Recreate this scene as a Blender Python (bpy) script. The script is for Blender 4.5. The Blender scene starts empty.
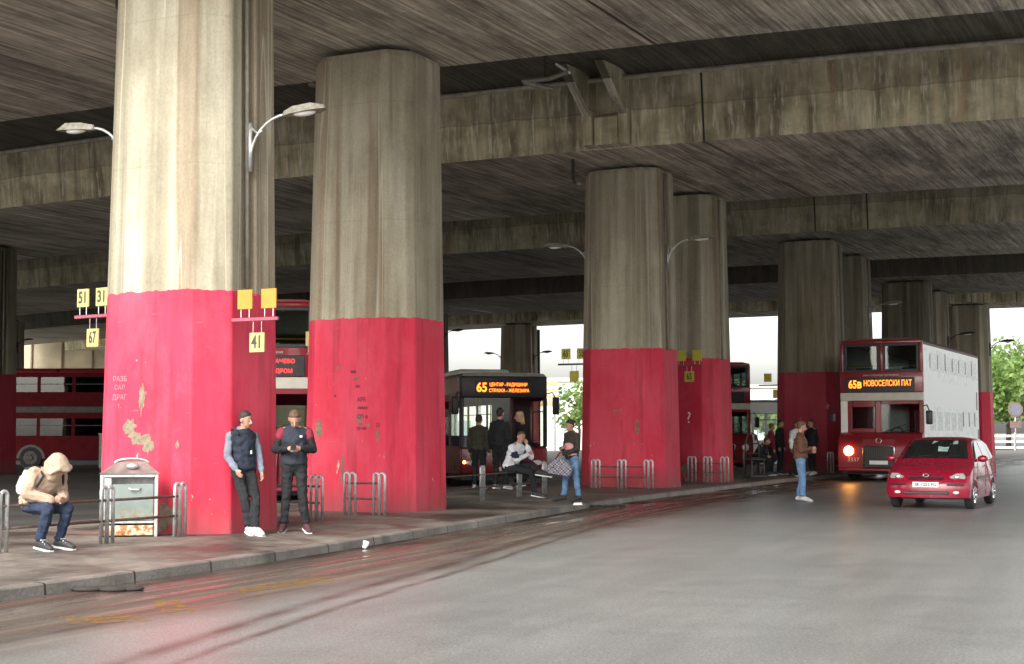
import bpy, bmesh, math, random
from mathutils import Vector, Matrix, Quaternion, noise
random.seed(7)
rad = math.radians
SC = bpy.context.scene
COL = SC.collection

# ------------------------------------------------------------ camera, sky, sun, exposure
F = 1480.0; CAMH = 1.55; PITCH = rad(3.87)
cd = bpy.data.cameras.new('camera'); cam = bpy.data.objects.new('camera', cd); COL.objects.link(cam)
cd.sensor_width = 36; cd.lens = 36*F/1024; cd.clip_start = .1; cd.clip_end = 3000
cam.location = (0, 0, CAMH); cam.rotation_euler = (math.pi/2+PITCH, 0, 0)
SC.camera = cam
SUN_EL, SUN_AZ = rad(36), rad(208)          # azimuth clockwise from +Y: behind and a little to the left
w = bpy.data.worlds.new('World'); SC.world = w; w.use_nodes = True
nt = w.node_tree; bg = nt.nodes['Background']
sky = nt.nodes.new('ShaderNodeTexSky'); sky.sky_type = 'NISHITA'; sky.sun_disc = False
sky.sun_elevation = SUN_EL; sky.sun_rotation = SUN_AZ; sky.air_density = 1; sky.dust_density = 4
hs = nt.nodes.new('ShaderNodeHueSaturation'); hs.inputs['Saturation'].default_value = .22
nt.links.new(sky.outputs[0], hs.inputs['Color'])
tint = nt.nodes.new('ShaderNodeMix'); tint.data_type = 'RGBA'; tint.blend_type = 'MULTIPLY'; tint.inputs['Factor'].default_value = 1
nt.links.new(hs.outputs[0], tint.inputs['A']); tint.inputs['B'].default_value = (1.0, .985, .95, 1)
nt.links.new(tint.outputs['Result'], bg.inputs['Color']); bg.inputs['Strength'].default_value = .15
sl = bpy.data.lights.new('sun', 'SUN'); sl.energy = .5; sl.use_shadow = True; sl.angle = rad(25); sl.color = (1, .98, .95)
so = bpy.data.objects.new('sun', sl); COL.objects.link(so)
sd = Vector((math.sin(SUN_AZ)*math.cos(SUN_EL), math.cos(SUN_AZ)*math.cos(SUN_EL), math.sin(SUN_EL)))
so.rotation_euler = sd.to_track_quat('Z', 'Y').to_euler()
SC.view_settings.view_transform = 'Standard'; SC.view_settings.look = 'None'
SC.view_settings.exposure = 1.74; SC.view_settings.gamma = 1; SC.view_settings.use_curve_mapping = False
SC.cycles.max_bounces = 8; SC.cycles.diffuse_bounces = 5; SC.cycles.transparent_max_bounces = 16
SC.cycles.use_denoising = True

# ------------------------------------------------------------ helpers
def ray(px, py):
    v = Vector(((px-512)/F, 1, (332-py)/F))
    c, s = math.cos(PITCH), math.sin(PITCH)
    return Vector((v.x, c-s*v.z, s+c*v.z))
def G(px, py, z=0.0):                      # pixel -> point on a horizontal plane
    r = ray(px, py); t = (z-CAMH)/r.z
    return Vector((r.x*t, r.y*t, z))
def AT(px, py, Y):                         # pixel -> point at a depth
    r = ray(px, py); t = Y/r.y
    return Vector((r.x*t, Y, CAMH+r.z*t))

class MB:
    def __init__(s): s.bm = bmesh.new()
    def hull(s, pts):
        b = bmesh.new()
        for p in pts: b.verts.new(p)
        r = bmesh.ops.convex_hull(b, input=b.verts[:])
        dead = [v for v in b.verts if not v.link_faces]
        bmesh.ops.delete(b, geom=dead, context='VERTS')
        s.join(b); return s
    def join(s, b):
        me = bpy.data.meshes.new('tmp'); b.to_mesh(me); b.free(); s.bm.from_mesh(me); bpy.data.meshes.remove(me)
    def box(s, c, d, rot=None, bev=0.0, seg=1):
        b = bmesh.new(); bmesh.ops.create_cube(b, size=1)
        for v in b.verts: v.co = Vector((v.co.x*d[0], v.co.y*d[1], v.co.z*d[2]))
        if bev > 0: bmesh.ops.bevel(b, geom=b.edges[:], offset=min(bev, .49*min(d)), segments=seg, affect='EDGES', profile=.5)
        M = Matrix.Translation(c) @ (rot.to_4x4() if rot is not None else Matrix.Identity(4))
        bmesh.ops.transform(b, matrix=M, verts=b.verts); s.join(b); return s
    def bx(s, x0, x1, y0, y1, z0, z1, bev=0.0, seg=1):
        return s.box(((x0+x1)/2, (y0+y1)/2, (z0+z1)/2), (abs(x1-x0), abs(y1-y0), abs(z1-z0)), None, bev, seg)
    def tube(s, pts, r, n=8, cap=True):
        pts = [Vector(p) for p in pts]; rs = r if isinstance(r, (list, tuple)) else [r]*len(pts)
        rings = []; up = None
        for i, p in enumerate(pts):
            d = (pts[min(i+1, len(pts)-1)]-pts[max(i-1, 0)]).normalized()
            if up is None: up = d.orthogonal().normalized()
            up = (up-d*up.dot(d)).normalized(); sd_ = d.cross(up)
            rings.append([s.bm.verts.new(p+(up*math.cos(a)+sd_*math.sin(a))*rs[i]) for a in [2*math.pi*k/n for k in range(n)]])
        for a, b in zip(rings, rings[1:]):
            for k in range(n): s.bm.faces.new((a[k], a[(k+1) % n], b[(k+1) % n], b[k]))
        if cap: s.bm.faces.new(rings[0][::-1]); s.bm.faces.new(rings[-1])
        return s
    def cyl(s, p0, p1, r, n=16): return s.tube([p0, p1], r, n)
    def ell(s, c, r, fr=None, sub=2):
        b = bmesh.new(); bmesh.ops.create_icosphere(b, subdivisions=sub, radius=1)
        for v in b.verts:
            q = Vector((v.co.x*r[0], v.co.y*r[1], v.co.z*r[2]))
            v.co = (fr @ q if fr else q)+Vector(c)
        s.join(b); return s
    def poly(s, pts): s.bm.faces.new([s.bm.verts.new(p) for p in pts]); return s
    def prism(s, pts, off):                # planar polygon extruded by vector
        off = Vector(off); a = [s.bm.verts.new(Vector(p)) for p in pts]; b = [s.bm.verts.new(Vector(p)+off) for p in pts]
        n = len(a); s.bm.faces.new(a[::-1]); s.bm.faces.new(b)
        for i in range(n): s.bm.faces.new((a[i], a[(i+1) % n], b[(i+1) % n], b[i]))
        return s
    def build(s, name, mat, parent=None, smooth=False, loc=None, rot=None, fix=True):
        if fix: bmesh.ops.recalc_face_normals(s.bm, faces=s.bm.faces)
        me = bpy.data.meshes.new(name); s.bm.to_mesh(me); s.bm.free()
        if smooth:
            me.polygons.foreach_set('use_smooth', [True]*len(me.polygons))
            if smooth == 'auto': me.set_sharp_from_angle(angle=rad(35))
        me.materials.append(mat)
        o = bpy.data.objects.new(name, me); COL.objects.link(o)
        if parent: o.parent = parent
        if loc is not None: o.location = loc
        if rot is not None: o.rotation_euler = rot
        return o
def tag(o, label=None, cat=None, group=None, kind=None):
    if label: o['label'] = label
    if cat: o['category'] = cat
    if group: o['group'] = group
    if kind: o['kind'] = kind
    return o
def thing(name, label, cat, loc=(0, 0, 0), rz=0, group=None):
    o = bpy.data.objects.new(name, None); o.empty_display_size = .2; COL.objects.link(o)
    o.location = loc; o.rotation_euler = (0, 0, rz)
    return tag(o, label, cat, group)
def copy_tree(o, parent=None):
    c = o.copy(); COL.objects.link(c); c.parent = parent
    for ch in list(o.children): copy_tree(ch, c)
    return c
def text(s, size, mat, parent, name, loc, rot=(math.pi/2, 0, 0), w=None, ext=.004, align='CENTER', bold=0.0):
    cu = bpy.data.curves.new(name, 'FONT'); cu.body = s; cu.size = size; cu.extrude = ext; cu.align_x = align; cu.align_y = 'CENTER'
    cu.offset = bold; cu.resolution_u = 3
    t = bpy.data.objects.new('tmp', cu); COL.objects.link(t)
    bpy.context.view_layer.update()
    me = bpy.data.meshes.new_from_object(t.evaluated_get(bpy.context.evaluated_depsgraph_get()))
    bpy.data.objects.remove(t); bpy.data.curves.remove(cu)
    if w:
        xs = [v.co.x for v in me.vertices]; k = w/(max(xs)-min(xs))
        for v in me.vertices: v.co.x *= k
    me.materials.clear(); me.materials.append(mat)
    o = bpy.data.objects.new(name, me); COL.objects.link(o); o.parent = parent; o.location = loc; o.rotation_euler = rot
    return o
def remesh(mb, vox, smooth_it=2):
    me = bpy.data.meshes.new('tmp'); bmesh.ops.recalc_face_normals(mb.bm, faces=mb.bm.faces); mb.bm.to_mesh(me); mb.bm.free()
    o = bpy.data.objects.new('tmp', me); COL.objects.link(o)
    m = o.modifiers.new('r', 'REMESH'); m.mode = 'VOXEL'; m.voxel_size = vox; m.use_smooth_shade = True
    if smooth_it:
        s_ = o.modifiers.new('s', 'SMOOTH'); s_.iterations = smooth_it; s_.factor = .5
    bpy.context.view_layer.update()
    out = bpy.data.meshes.new_from_object(o.evaluated_get(bpy.context.evaluated_depsgraph_get()))
    bpy.data.objects.remove(o); bpy.data.meshes.remove(me)
    return out
def meshobj(name, me, mat, parent=None):
    me.name = name; me.materials.clear(); me.materials.append(mat)
    o = bpy.data.objects.new(name, me); COL.objects.link(o); o.parent = parent
    return o

# ------------------------------------------------------------ materials
class NT:
    def __init__(s, name):
        s.m = bpy.data.materials.new(name); s.m.use_nodes = True; s.t = s.m.node_tree
        s.b = s.t.nodes['Principled BSDF']; s.out = s.t.nodes['Material Output']
    def n(s, typ, **k):
        x = s.t.nodes.new(typ)
        for a, v in k.items(): setattr(x, a, v)
        return x
    def l(s, a, b): s.t.links.new(a, b)
    def co(s, kind='Object', scale=(1, 1, 1), rot=(0, 0, 0), loc=(0, 0, 0)):
        tc = s.n('ShaderNodeTexCoord'); mp = s.n('ShaderNodeMapping')
        mp.inputs['Scale'].default_value = scale; mp.inputs['Rotation'].default_value = rot; mp.inputs['Location'].default_value = loc
        s.l(tc.outputs[kind], mp.inputs['Vector']); return mp.outputs[0]
    def noise(s, vec, scale, detail=4, rough=.55, dist=0):
        x = s.n('ShaderNodeTexNoise'); x.inputs['Scale'].default_value = scale; x.inputs['Detail'].default_value = detail
        x.inputs['Roughness'].default_value = rough; x.inputs['Distortion'].default_value = dist
        s.l(vec, x.inputs['Vector']); return x.outputs['Fac']
    def ramp(s, fac, stops):
        r = s.n('ShaderNodeValToRGB'); e = r.color_ramp.elements
        while len(e) < len(stops): e.new(.5)
        for i, (p, c) in enumerate(stops):
            e[i].position = p; e[i].color = (c, c, c, 1) if isinstance(c, (int, float)) else (*c, 1)
        s.l(fac, r.inputs[0]); return r.outputs[0]
    def mix(s, fac, a, b, mode='MIX'):
        m = s.n('ShaderNodeMix', data_type='RGBA', blend_type=mode)
        for v, k in ((fac, 'Factor'), (a, 'A'), (b, 'B')):
            sock = [i for i in m.inputs if i.name == k and (i.type == ('VALUE' if k == 'Factor' else 'RGBA'))][0]
            if isinstance(v, (int, float)): sock.default_value = v
            elif isinstance(v, (tuple, list)): sock.default_value = (*v, 1) if len(v) == 3 else v
            else: s.l(v, sock)
        return [o for o in m.outputs if o.type == 'RGBA'][0]
    def math(s, op, a, b=None, c=None, clamp=False):
        m = s.n('ShaderNodeMath', operation=op, use_clamp=clamp)
        for i, v in enumerate((a, b, c)):
            if v is None: continue
            if isinstance(v, (int, float)): m.inputs[i].default_value = v
            else: s.l(v, m.inputs[i])
        return m.outputs[0]
    def bump(s, h, strength, dist=.02, normal=None):
        b = s.n('ShaderNodeBump'); b.inputs['Strength'].default_value = strength; b.inputs['Distance'].default_value = dist
        s.l(h, b.inputs['Height'])
        if normal: s.l(normal, b.inputs['Normal'])
        return b.outputs[0]
    def set(s, **k):
        for a, v in k.items():
            a = a.replace('_', ' ')
            if hasattr(v, 'is_linked') or hasattr(v, 'links'): s.l(v, s.b.inputs[a])
            elif isinstance(v, (tuple, list)): s.b.inputs[a].default_value = (*v, 1)
            else: s.b.inputs[a].default_value = v
        return s
_mc = {}
def simple(name, col, rough=.6, metal=0.0, var=.2, scale=6, bump=.15, bscale=60, **kw):
    if name in _mc: return _mc[name]
    t = NT(name); v = t.co()
    n1 = t.noise(v, scale, 5)
    dark = tuple(c*(1-var) for c in col); lite = tuple(min(1, c*(1+var)) for c in col)
    c = t.mix(t.ramp(n1, [(.3, 0.0), (.7, 1.0)]), dark, lite)
    t.l(c, t.b.inputs['Base Color'])
    t.b.inputs['Metallic'].default_value = metal
    r = t.math('MULTIPLY_ADD', t.noise(v, scale*3, 3), .25, max(.02, rough-.12)); t.l(r, t.b.inputs['Roughness'])
    if bump: t.l(t.bump(t.noise(v, bscale, 3), bump, .01), t.b.inputs['Normal'])
    for a, q in kw.items(): t.b.inputs[a.replace('_', ' ')].default_value = q
    _mc[name] = t.m; return t.m
def emis(name, col, st):
    t = NT(name); t.set(Base_Color=(0, 0, 0), Emission_Color=col, Emission_Strength=st, Roughness=.5); return t.m
def glass_mat(name, tint_=(.55, .62, .6), refl=.5, rough=.03):
    t = NT(name); t.t.nodes.remove(t.b)
    tr = t.n('ShaderNodeBsdfTransparent'); tr.inputs[0].default_value = (*tint_, 1)
    gl = t.n('ShaderNodeBsdfGlossy'); gl.inputs['Roughness'].default_value = rough
    fr = t.n('ShaderNodeFresnel'); fr.inputs[0].default_value = 1.5
    v = t.co(); f = t.math('MINIMUM', t.math('MULTIPLY_ADD', fr.outputs[0], 1.0, .02), refl)
    t.l(t.bump(t.noise(v, 1.2, 1), .04, .05), gl.inputs['Normal'])
    mx = t.n('ShaderNodeMixShader'); t.l(f, mx.inputs[0]); t.l(tr.outputs[0], mx.inputs[1]); t.l(gl.outputs[0], mx.inputs[2])
    t.l(mx.outputs[0], t.out.inputs[0]); return t.m

ROWA = math.atan2(-.447, .894)              # rotation whose local x runs along the decks, local y along the pier rows
R2 = Vector((.447, .894, 0)); D2 = Vector((.894, -.447, 0))

def deck_material():
    t = NT('board_marked_concrete')
    geo = t.n('ShaderNodeNewGeometry'); sp = t.n('ShaderNodeSeparateXYZ'); t.l(geo.outputs['Normal'], sp.inputs[0])
    under = t.math('LESS_THAN', sp.outputs['Z'], -.7)
    # undersides: boards run along the pier rows (local y)
    rotv = t.n('ShaderNodeTexCoord')
    def rm(scale):
        mp = t.n('ShaderNodeMapping', vector_type='TEXTURE'); mp.inputs['Rotation'].default_value = (0, 0, ROWA)
        t.l(rotv.outputs['Object'], mp.inputs[0]); m2 = t.n('ShaderNodeMapping'); m2.inputs['Scale'].default_value = scale
        t.l(mp.outputs[0], m2.inputs[0]); return m2.outputs[0]
    boards = t.noise(rm((15, .42, 1)), 1.0, 6, .66)
    fine = t.noise(rm((42, 1.6, 1)), 1.0, 4, .7)
    patch = t.noise(rm((.35, .22, 1)), 1.0, 6, .62)
    leach = t.noise(rm((5, .9, 1)), 1.0, 7, .75, .5)
    mpb = t.n('ShaderNodeMapping', vector_type='TEXTURE'); mpb.inputs['Rotation'].default_value = (0, 0, ROWA+math.pi/2); t.l(rotv.outputs['Object'], mpb.inputs[0])
    brk = t.n('ShaderNodeTexBrick'); brk.inputs['Scale'].default_value = 1; brk.inputs['Brick Width'].default_value = 2.6; brk.inputs['Row Height'].default_value = .16
    brk.inputs['Mortar Size'].default_value = .012; brk.inputs['Color1'].default_value = (.62, .6, .57, 1); brk.inputs['Color2'].default_value = (1.35, 1.33, 1.28, 1); brk.inputs['Mortar'].default_value = (.55, .52, .48, 1)
    t.l(mpb.outputs[0], brk.inputs['Vector'])
    c = t.ramp(boards, [(.32, (.18, .172, .148)), (.5, (.46, .445, .39)), (.64, (.74, .72, .66))])
    c = t.mix(.42, c, brk.outputs[0], 'MULTIPLY')
    blot = t.noise(rm((1.1, .8, 1)), 1.0, 8, .72); c = t.mix(.6, c, t.ramp(blot, [(.36, (.62, .62, .62)), (.5, (1, 1, 1)), (.64, (1.3, 1.3, 1.28))]), 'MULTIPLY')
    c = t.mix(.75, c, t.ramp(patch, [(.3, (.35, .34, .32)), (.5, (.85, .8, .72)), (.7, (1.25, 1.20, 1.12))]), 'MULTIPLY')
    c = t.mix(t.math('MULTIPLY', t.ramp(fine, [(.54, 0.0), (.66, 1.0)]), .55), c, (.62, .59, .50))
    lm = t.math('MULTIPLY', t.ramp(leach, [(.6, 0.0), (.7, 1.0)]), t.ramp(patch, [(.45, 0.0), (.65, .9)]))
    c = t.mix(t.math('MULTIPLY', lm, .75), c, (.60, .57, .50))
    dk = t.noise(rm((1.6, .25, 1)), 1.0, 7, .7, .3)
    c = t.mix(t.math('MULTIPLY', t.ramp(dk, [(.52, 0.0), (.62, 1.0)]), .5), c, (.07, .062, .05))
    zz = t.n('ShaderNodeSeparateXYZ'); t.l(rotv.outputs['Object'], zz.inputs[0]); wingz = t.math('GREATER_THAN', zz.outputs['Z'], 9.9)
    c = t.mix(t.math('MULTIPLY', wingz, .82), c, (.035, .032, .026))  # wing undersides darkened, their shade put into the colour
    # faces: vertical runs, a form line half way, damp top
    runs = t.noise(rm((3.2, 3.2, .16)), 1.0, 6, .6)
    runs2 = t.noise(rm((11, 11, .5)), 1.0, 4, .6)
    base = t.ramp(t.noise(rm((.6, .6, .9)), 1.0, 6, .6), [(.3, (.30, .275, .19)), (.5, (.47, .44, .33)), (.7, (.60, .565, .45))])
    f = t.mix(.8, base, t.ramp(runs, [(.34, (.38, .35, .28)), (.47, (.9, .88, .8)), (.62, (1.35, 1.3, 1.15))]), 'MULTIPLY')
    f = t.mix(t.math('MULTIPLY', t.ramp(runs2, [(.54, 0.0), (.62, 1.0)]), .65), f, (.75, .71, .58))
    bl = t.noise(rm((1.3, 1.3, 1.6)), 1.0, 8, .7); f = t.mix(.6, f, t.ramp(bl, [(.36, (.5, .47, .4)), (.55, (1.05, 1.03, 1.0))]), 'MULTIPLY')
    z = t.n('ShaderNodeSeparateXYZ'); t.l(rotv.outputs['Object'], z.inputs[0])
    wob = t.math('MULTIPLY_ADD', t.noise(rm((2, 2, 2)), 1.0, 4), .16, 9.32)
    up = t.math('GREATER_THAN', z.outputs['Z'], wob)
    f = t.mix(t.math('MULTIPLY', up, .32), f, (.16, .145, .115))
    line = t.math('LESS_THAN', t.math('ABSOLUTE', t.math('SUBTRACT', z.outputs['Z'], wob)), .018)
    f = t.mix(t.math('MULTIPLY', line, .3), f, (.07, .06, .05))
    rust = t.math('MULTIPLY', t.ramp(t.noise(rm((1.1, 1.1, .05)), 1.0, 3), [(.62, 0.0), (.7, 1.0)]), .45)
    f = t.mix(rust, f, (.30, .16, .08))
    sa = t.n('ShaderNodeAttribute', attribute_type='OBJECT', attribute_name='shade_stain'); f = t.mix(sa.outputs['Fac'], f, (.022, .020, .017))  # deeper decks darkened per object, shade put into the face colour
    c = t.mix(t.math('MULTIPLY', sa.outputs['Fac'], .55), c, (.03, .027, .022))  # same painted shade, weaker, on the undersides
    col = t.mix(under, f, c); t.l(col, t.b.inputs['Base Color']); t.b.inputs['Roughness'].default_value = .88
    h = t.math('MULTIPLY', boards, under); h2 = t.math('ADD', h, t.math('MULTIPLY', runs, .4))
    t.l(t.bump(t.math('ADD', h2, t.math('MULTIPLY', fine, .3)), .55, .03), t.b.inputs['Normal'])
    return t.m
def pillar_material():
    t = NT('painted_pier_concrete')
    tc = t.n('ShaderNodeTexCoord'); sp = t.n('ShaderNodeSeparateXYZ'); t.l(tc.outputs['Object'], sp.inputs[0])
    oi = t.n('ShaderNodeObjectInfo')
    off = t.n('ShaderNodeCombineXYZ'); o1 = t.math('MULTIPLY', oi.outputs['Random'], 37.0); t.l(o1, off.inputs[0]); t.l(o1, off.inputs[2])
    def vec(scale):
        a = t.n('ShaderNodeVectorMath', operation='ADD'); t.l(tc.outputs['Object'], a.inputs[0]); t.l(off.outputs[0], a.inputs[1])
        m = t.n('ShaderNodeMapping'); m.inputs['Scale'].default_value = scale; t.l(a.outputs[0], m.inputs[0]); return m.outputs[0]
    wide = t.noise(vec((.95, .95, .04)), 1.0, 4, .5)
    thin = t.noise(vec((7, 7, .45)), 1.0, 7, .68)
    blot = t.noise(vec((1.6, 1.6, 1.1)), 1.0, 8, .65)
    c = t.ramp(wide, [(.34, (.21, .19, .15)), (.43, (.32, .30, .24)), (.48, (.43, .41, .345)), (.53, (.40, .375, .305)), (.56, (.27, .225, .17)), (.66, (.36, .33, .27))])
    c = t.mix(.55, c, t.ramp(thin, [(.3, (.62, .58, .5)), (.5, (1, .98, .93)), (.72, (1.22, 1.2, 1.12))]), 'MULTIPLY')
    c = t.mix(.6, c, t.ramp(blot, [(.3, (.7, .66, .58)), (.6, (1.08, 1.06, 1))]), 'MULTIPLY')
    lh = t.math('LESS_THAN', t.math('ABSOLUTE', t.math('SUBTRACT', t.math('FRACT', t.math('MULTIPLY', sp.outputs['Z'], .47)), .5)), .004)
    grn = t.noise(vec((28, 28, 22)), 1.0, 4, .7)
    c = t.mix(.4, c, t.ramp(grn, [(.35, (.72, .7, .66)), (.6, (1.1, 1.1, 1.08))]), 'MULTIPLY')
    ridge = t.math('MULTIPLY', t.ramp(t.noise(vec((2.6, 2.6, .03)), 1.0, 1), [(.495, 0.0), (.5, 1.0), (.508, 0.0)]), .55); c = t.mix(ridge, c, (.60, .57, .46))
    c = t.mix(t.math('MULTIPLY', lh, .18), c, (.16, .14, .11))
    # drip-dark water runs from the head
    dr = t.math('MULTIPLY', t.ramp(t.noise(vec((3.5, 3.5, .05)), 1.0, 3), [(.6, 0.0), (.72, 1.0)]), .55)
    c = t.mix(dr, c, (.12, .105, .08))
    st_ = t.n('ShaderNodeAttribute', attribute_type='OBJECT', attribute_name='shade_stain')
    sn = t.ramp(t.noise(vec((1.8, 1.8, .08)), 1.0, 6, .6), [(.35, 1.0), (.62, .45)]); c = t.mix(t.math('MULTIPLY', st_.outputs['Fac'], sn), c, (.035, .034, .024))  # shade of the deep piers put into the colour, broken up as dark staining
    # paint
    red = t.mix(t.ramp(t.noise(vec((1.5, 1.5, .5)), 1.0, 5), [(.3, 0.0), (.7, 1.0)]), (.54, .020, .048), (.64, .038, .085))
    red = t.mix(.35, red, t.ramp(t.noise(vec((25, 25, 3)), 1.0, 4), [(.3, (.8, .75, .75)), (.7, (1.15, 1.2, 1.2))]), 'MULTIPLY')
    at = t.n('ShaderNodeAttribute', attribute_type='OBJECT', attribute_name='paint_height')
    edge = t.math('MULTIPLY_ADD', t.math('SUBTRACT', t.noise(vec((6, 6, 1)), 1.0, 5, .7), .5), .10, at.outputs['Fac'])
    painted = t.math('LESS_THAN', sp.outputs['Z'], edge)
    # chips: small flakes everywhere, bigger scabs lower down
    low = t.math('SUBTRACT', 1.0, t.math('DIVIDE', sp.outputs['Z'], 3.2), clamp=True)
    fl = t.noise(vec((9, 9, 4.5)), 1.0, 5, .6)
    flake = t.math('GREATER_THAN', t.math('ADD', fl, t.math('MULTIPLY', low, .07)), .752)
    sc_ = t.noise(vec((2.6, 2.6, 1.5)), 1.0, 6, .62, .8)
    scab = t.math('GREATER_THAN', t.math('ADD', sc_, t.math('MULTIPLY', low, .09)), .745)
    chip = t.math('MAXIMUM', flake, scab)
    fade = t.ramp(t.noise(vec((.9, .9, .5)), 1.0, 7, .7), [(.45, 0.0), (.68, .55)]); red = t.mix(fade, red, (.66, .10, .15))
    scr = t.math('MULTIPLY', t.math('GREATER_THAN', t.noise(vec((3, 3, 30)), 1.0, 4, .7), .70), .35); red = t.mix(scr, red, (.70, .30, .32))
    red = t.mix(t.math('MULTIPLY', t.ramp(t.noise(vec((5, 5, .4)), 1.0, 4), [(.55, 0.0), (.68, .5)]), 1.0), red, (.30, .014, .03))
    red = t.mix(t.math('MULTIPLY', st_.outputs['Fac'], .8), red, (.10, .012, .02))  # red paint takes the same painted shade
    keep = t.math('MULTIPLY', painted, t.math('SUBTRACT', 1.0, chip))
    halo = t.math('MULTIPLY', t.ramp(t.math('ADD', sc_, t.math('MULTIPLY', low, .09)), [(.70, 0.0), (.745, .5)]), 1.0)
    red = t.mix(halo, red, (.62, .22, .24))
    # grime near the ground
    gr = t.math('MULTIPLY', t.ramp(t.math('ADD', sp.outputs['Z'], t.math('MULTIPLY', t.noise(vec((3, 3, 2)), 1.0, 5), .5)), [(.2, .85), (.42, .45), (.95, 0.0)]), 1.0)
    col = t.mix(keep, t.mix(chip, c, (.50, .42, .30)), red)
    col = t.mix(gr, col, (.10, .075, .06))
    t.l(col, t.b.inputs['Base Color'])
    t.b.inputs['Specular IOR Level'].default_value = .3; t.l(t.math('MULTIPLY_ADD', keep, -.25, .85), t.b.inputs['Roughness'])
    hh = t.math('ADD', t.math('MULTIPLY', thin, .10), t.math('MULTIPLY', keep, .12))
    t.l(t.bump(t.math('ADD', hh, t.math('MULTIPLY', blot, .3)), .5, .03), t.b.inputs['Normal'])
    return t.m
def road_material():
    t = NT('wet_patched_asphalt')
    uv = t.n('ShaderNodeUVMap'); sp = t.n('ShaderNodeSeparateXYZ'); t.l(uv.outputs[0], sp.inputs[0]); U, V = sp.outputs[0], sp.outputs[1]
    p = t.co(); 
    big = t.noise(p, .22, 6, .6); mid = t.noise(p, 1.4, 6, .62); fine = t.noise(p, 45, 3, .6); grit = t.noise(p, 160, 2, .5)
    c = t.ramp(big, [(.3, (.165, .168, .167)), (.55, (.195, .197, .194)), (.75, (.225, .226, .221))])
    c = t.mix(.3, c, t.ramp(mid, [(.3, (.8, .8, .8)), (.65, (1.12, 1.12, 1.1))]), 'MULTIPLY')
    c = t.mix(1.0, c, t.ramp(fine, [(.32, (.55, .55, .55)), (.5, (1, 1, 1)), (.68, (1.5, 1.5, 1.46))]), 'MULTIPLY')
    sp8 = t.math('GREATER_THAN', t.noise(p, 30, 2, .5), .70); c = t.mix(t.math('MULTIPLY', sp8, .5), c, (.42, .42, .40)); sp9 = t.math('GREATER_THAN', t.noise(p, 4.5, 3, .6), .71); c = t.mix(t.math('MULTIPLY', sp9, .35), c, (.06, .058, .055))
    c = t.mix(.6, c, t.ramp(t.noise(p, 14, 4, .7), [(.35, (.82, .82, .82)), (.65, (1.12, 1.12, 1.12))]), 'MULTIPLY')
    # long faint streaks along the lane (UV: u along the kerb, v away from it, metres)
    mp = t.n('ShaderNodeMapping'); mp.inputs['Scale'].default_value = (.12, 2.4, 1); t.l(uv.outputs[0], mp.inputs[0])
    st = t.noise(mp.outputs[0], 1.0, 5, .6)
    c = t.mix(.5, c, t.ramp(st, [(.35, (.86, .85, .84)), (.6, (1.08, 1.08, 1.08))]), 'MULTIPLY')
    # damp brown gutter zone next to the kerb
    wob = t.math('MULTIPLY', t.math('SUBTRACT', t.noise(p, .5, 4), .5), 1.6)
    vv = t.math('ADD', V, wob)
    damp = t.ramp(t.math('DIVIDE', vv, 4.2), [(.0, 1.0), (.42, .95), (.60, 0.0)])
    mud = t.ramp(t.noise(mp.outputs[0], 1.6, 6, .65), [(.3, (.032, .023, .018)), (.5, (.085, .064, .047)), (.7, (.17, .14, .11))])
    c = t.mix(t.math('MULTIPLY', damp, .82), c, mud)
    c = t.mix(t.math('MULTIPLY', t.ramp(t.math('DIVIDE', vv, 4.2), [(.02, .85), (.20, 0.0)]), t.ramp(t.noise(p, .35, 3), [(.4, .3), (.55, 1.0)])), c, (.022, .017, .014))
    redm = t.math('MULTIPLY', damp, t.ramp(st, [(.50, 0.0), (.60, .35)]))
    c = t.mix(redm, c, (.14, .042, .032))
    # two curved wheel tracks that swing out of the stop
    for k, w_ in ((0, .17), (.38, .10)):
        tgt = t.math('ADD', t.math('MULTIPLY_ADD', U, -.115, 2.0+k), t.math('MULTIPLY', t.math('MULTIPLY', U, U), .0045))
        d = t.math('ABSOLUTE', t.math('SUBTRACT', t.math('ADD', V, t.math('MULTIPLY', t.math('SUBTRACT', t.noise(p, .9, 3), .5), .12)), tgt))
        tr = t.math('MULTIPLY', t.math('SUBTRACT', 1.0, t.math('DIVIDE', d, w_), clamp=True), t.ramp(mid, [(.35, .35), (.6, 1.0)]))
        c = t.mix(t.math('MULTIPLY', tr, .85), c, (.045, .026, .020))
    t.l(c, t.b.inputs['Base Color'])
    # puddles: smooth film of water in the gutter
    pud = t.math('MULTIPLY', t.ramp(t.noise(mp.outputs[0], 2.2, 4, .55), [(.50, 0.0), (.56, .85)]), t.ramp(t.math('DIVIDE', vv, 4.2), [(.0, 1.0), (.22, .9), (.55, 0.0)]))
    rough = t.math('MULTIPLY_ADD', mid, .20, .29)
    rough = t.math('SUBTRACT', rough, t.math('MULTIPLY', damp, -.10))
    inv = t.math('SUBTRACT', 1.0, pud); rough = t.math('ADD', t.math('MULTIPLY', rough, inv), t.math('MULTIPLY', pud, .10))
    t.l(rough, t.b.inputs['Roughness']); t.l(t.math('MAXIMUM', t.math('MULTIPLY_ADD', damp, -.44, .46), t.math('MULTIPLY', pud, .5)), t.b.inputs['Specular IOR Level'])
    hgt = t.math('MULTIPLY', t.math('ADD', t.math('MULTIPLY', fine, .7), t.math('MULTIPLY', grit, .5)), inv)
    t.l(t.bump(hgt, .22, .008), t.b.inputs['Normal'])
    return t.m
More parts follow.
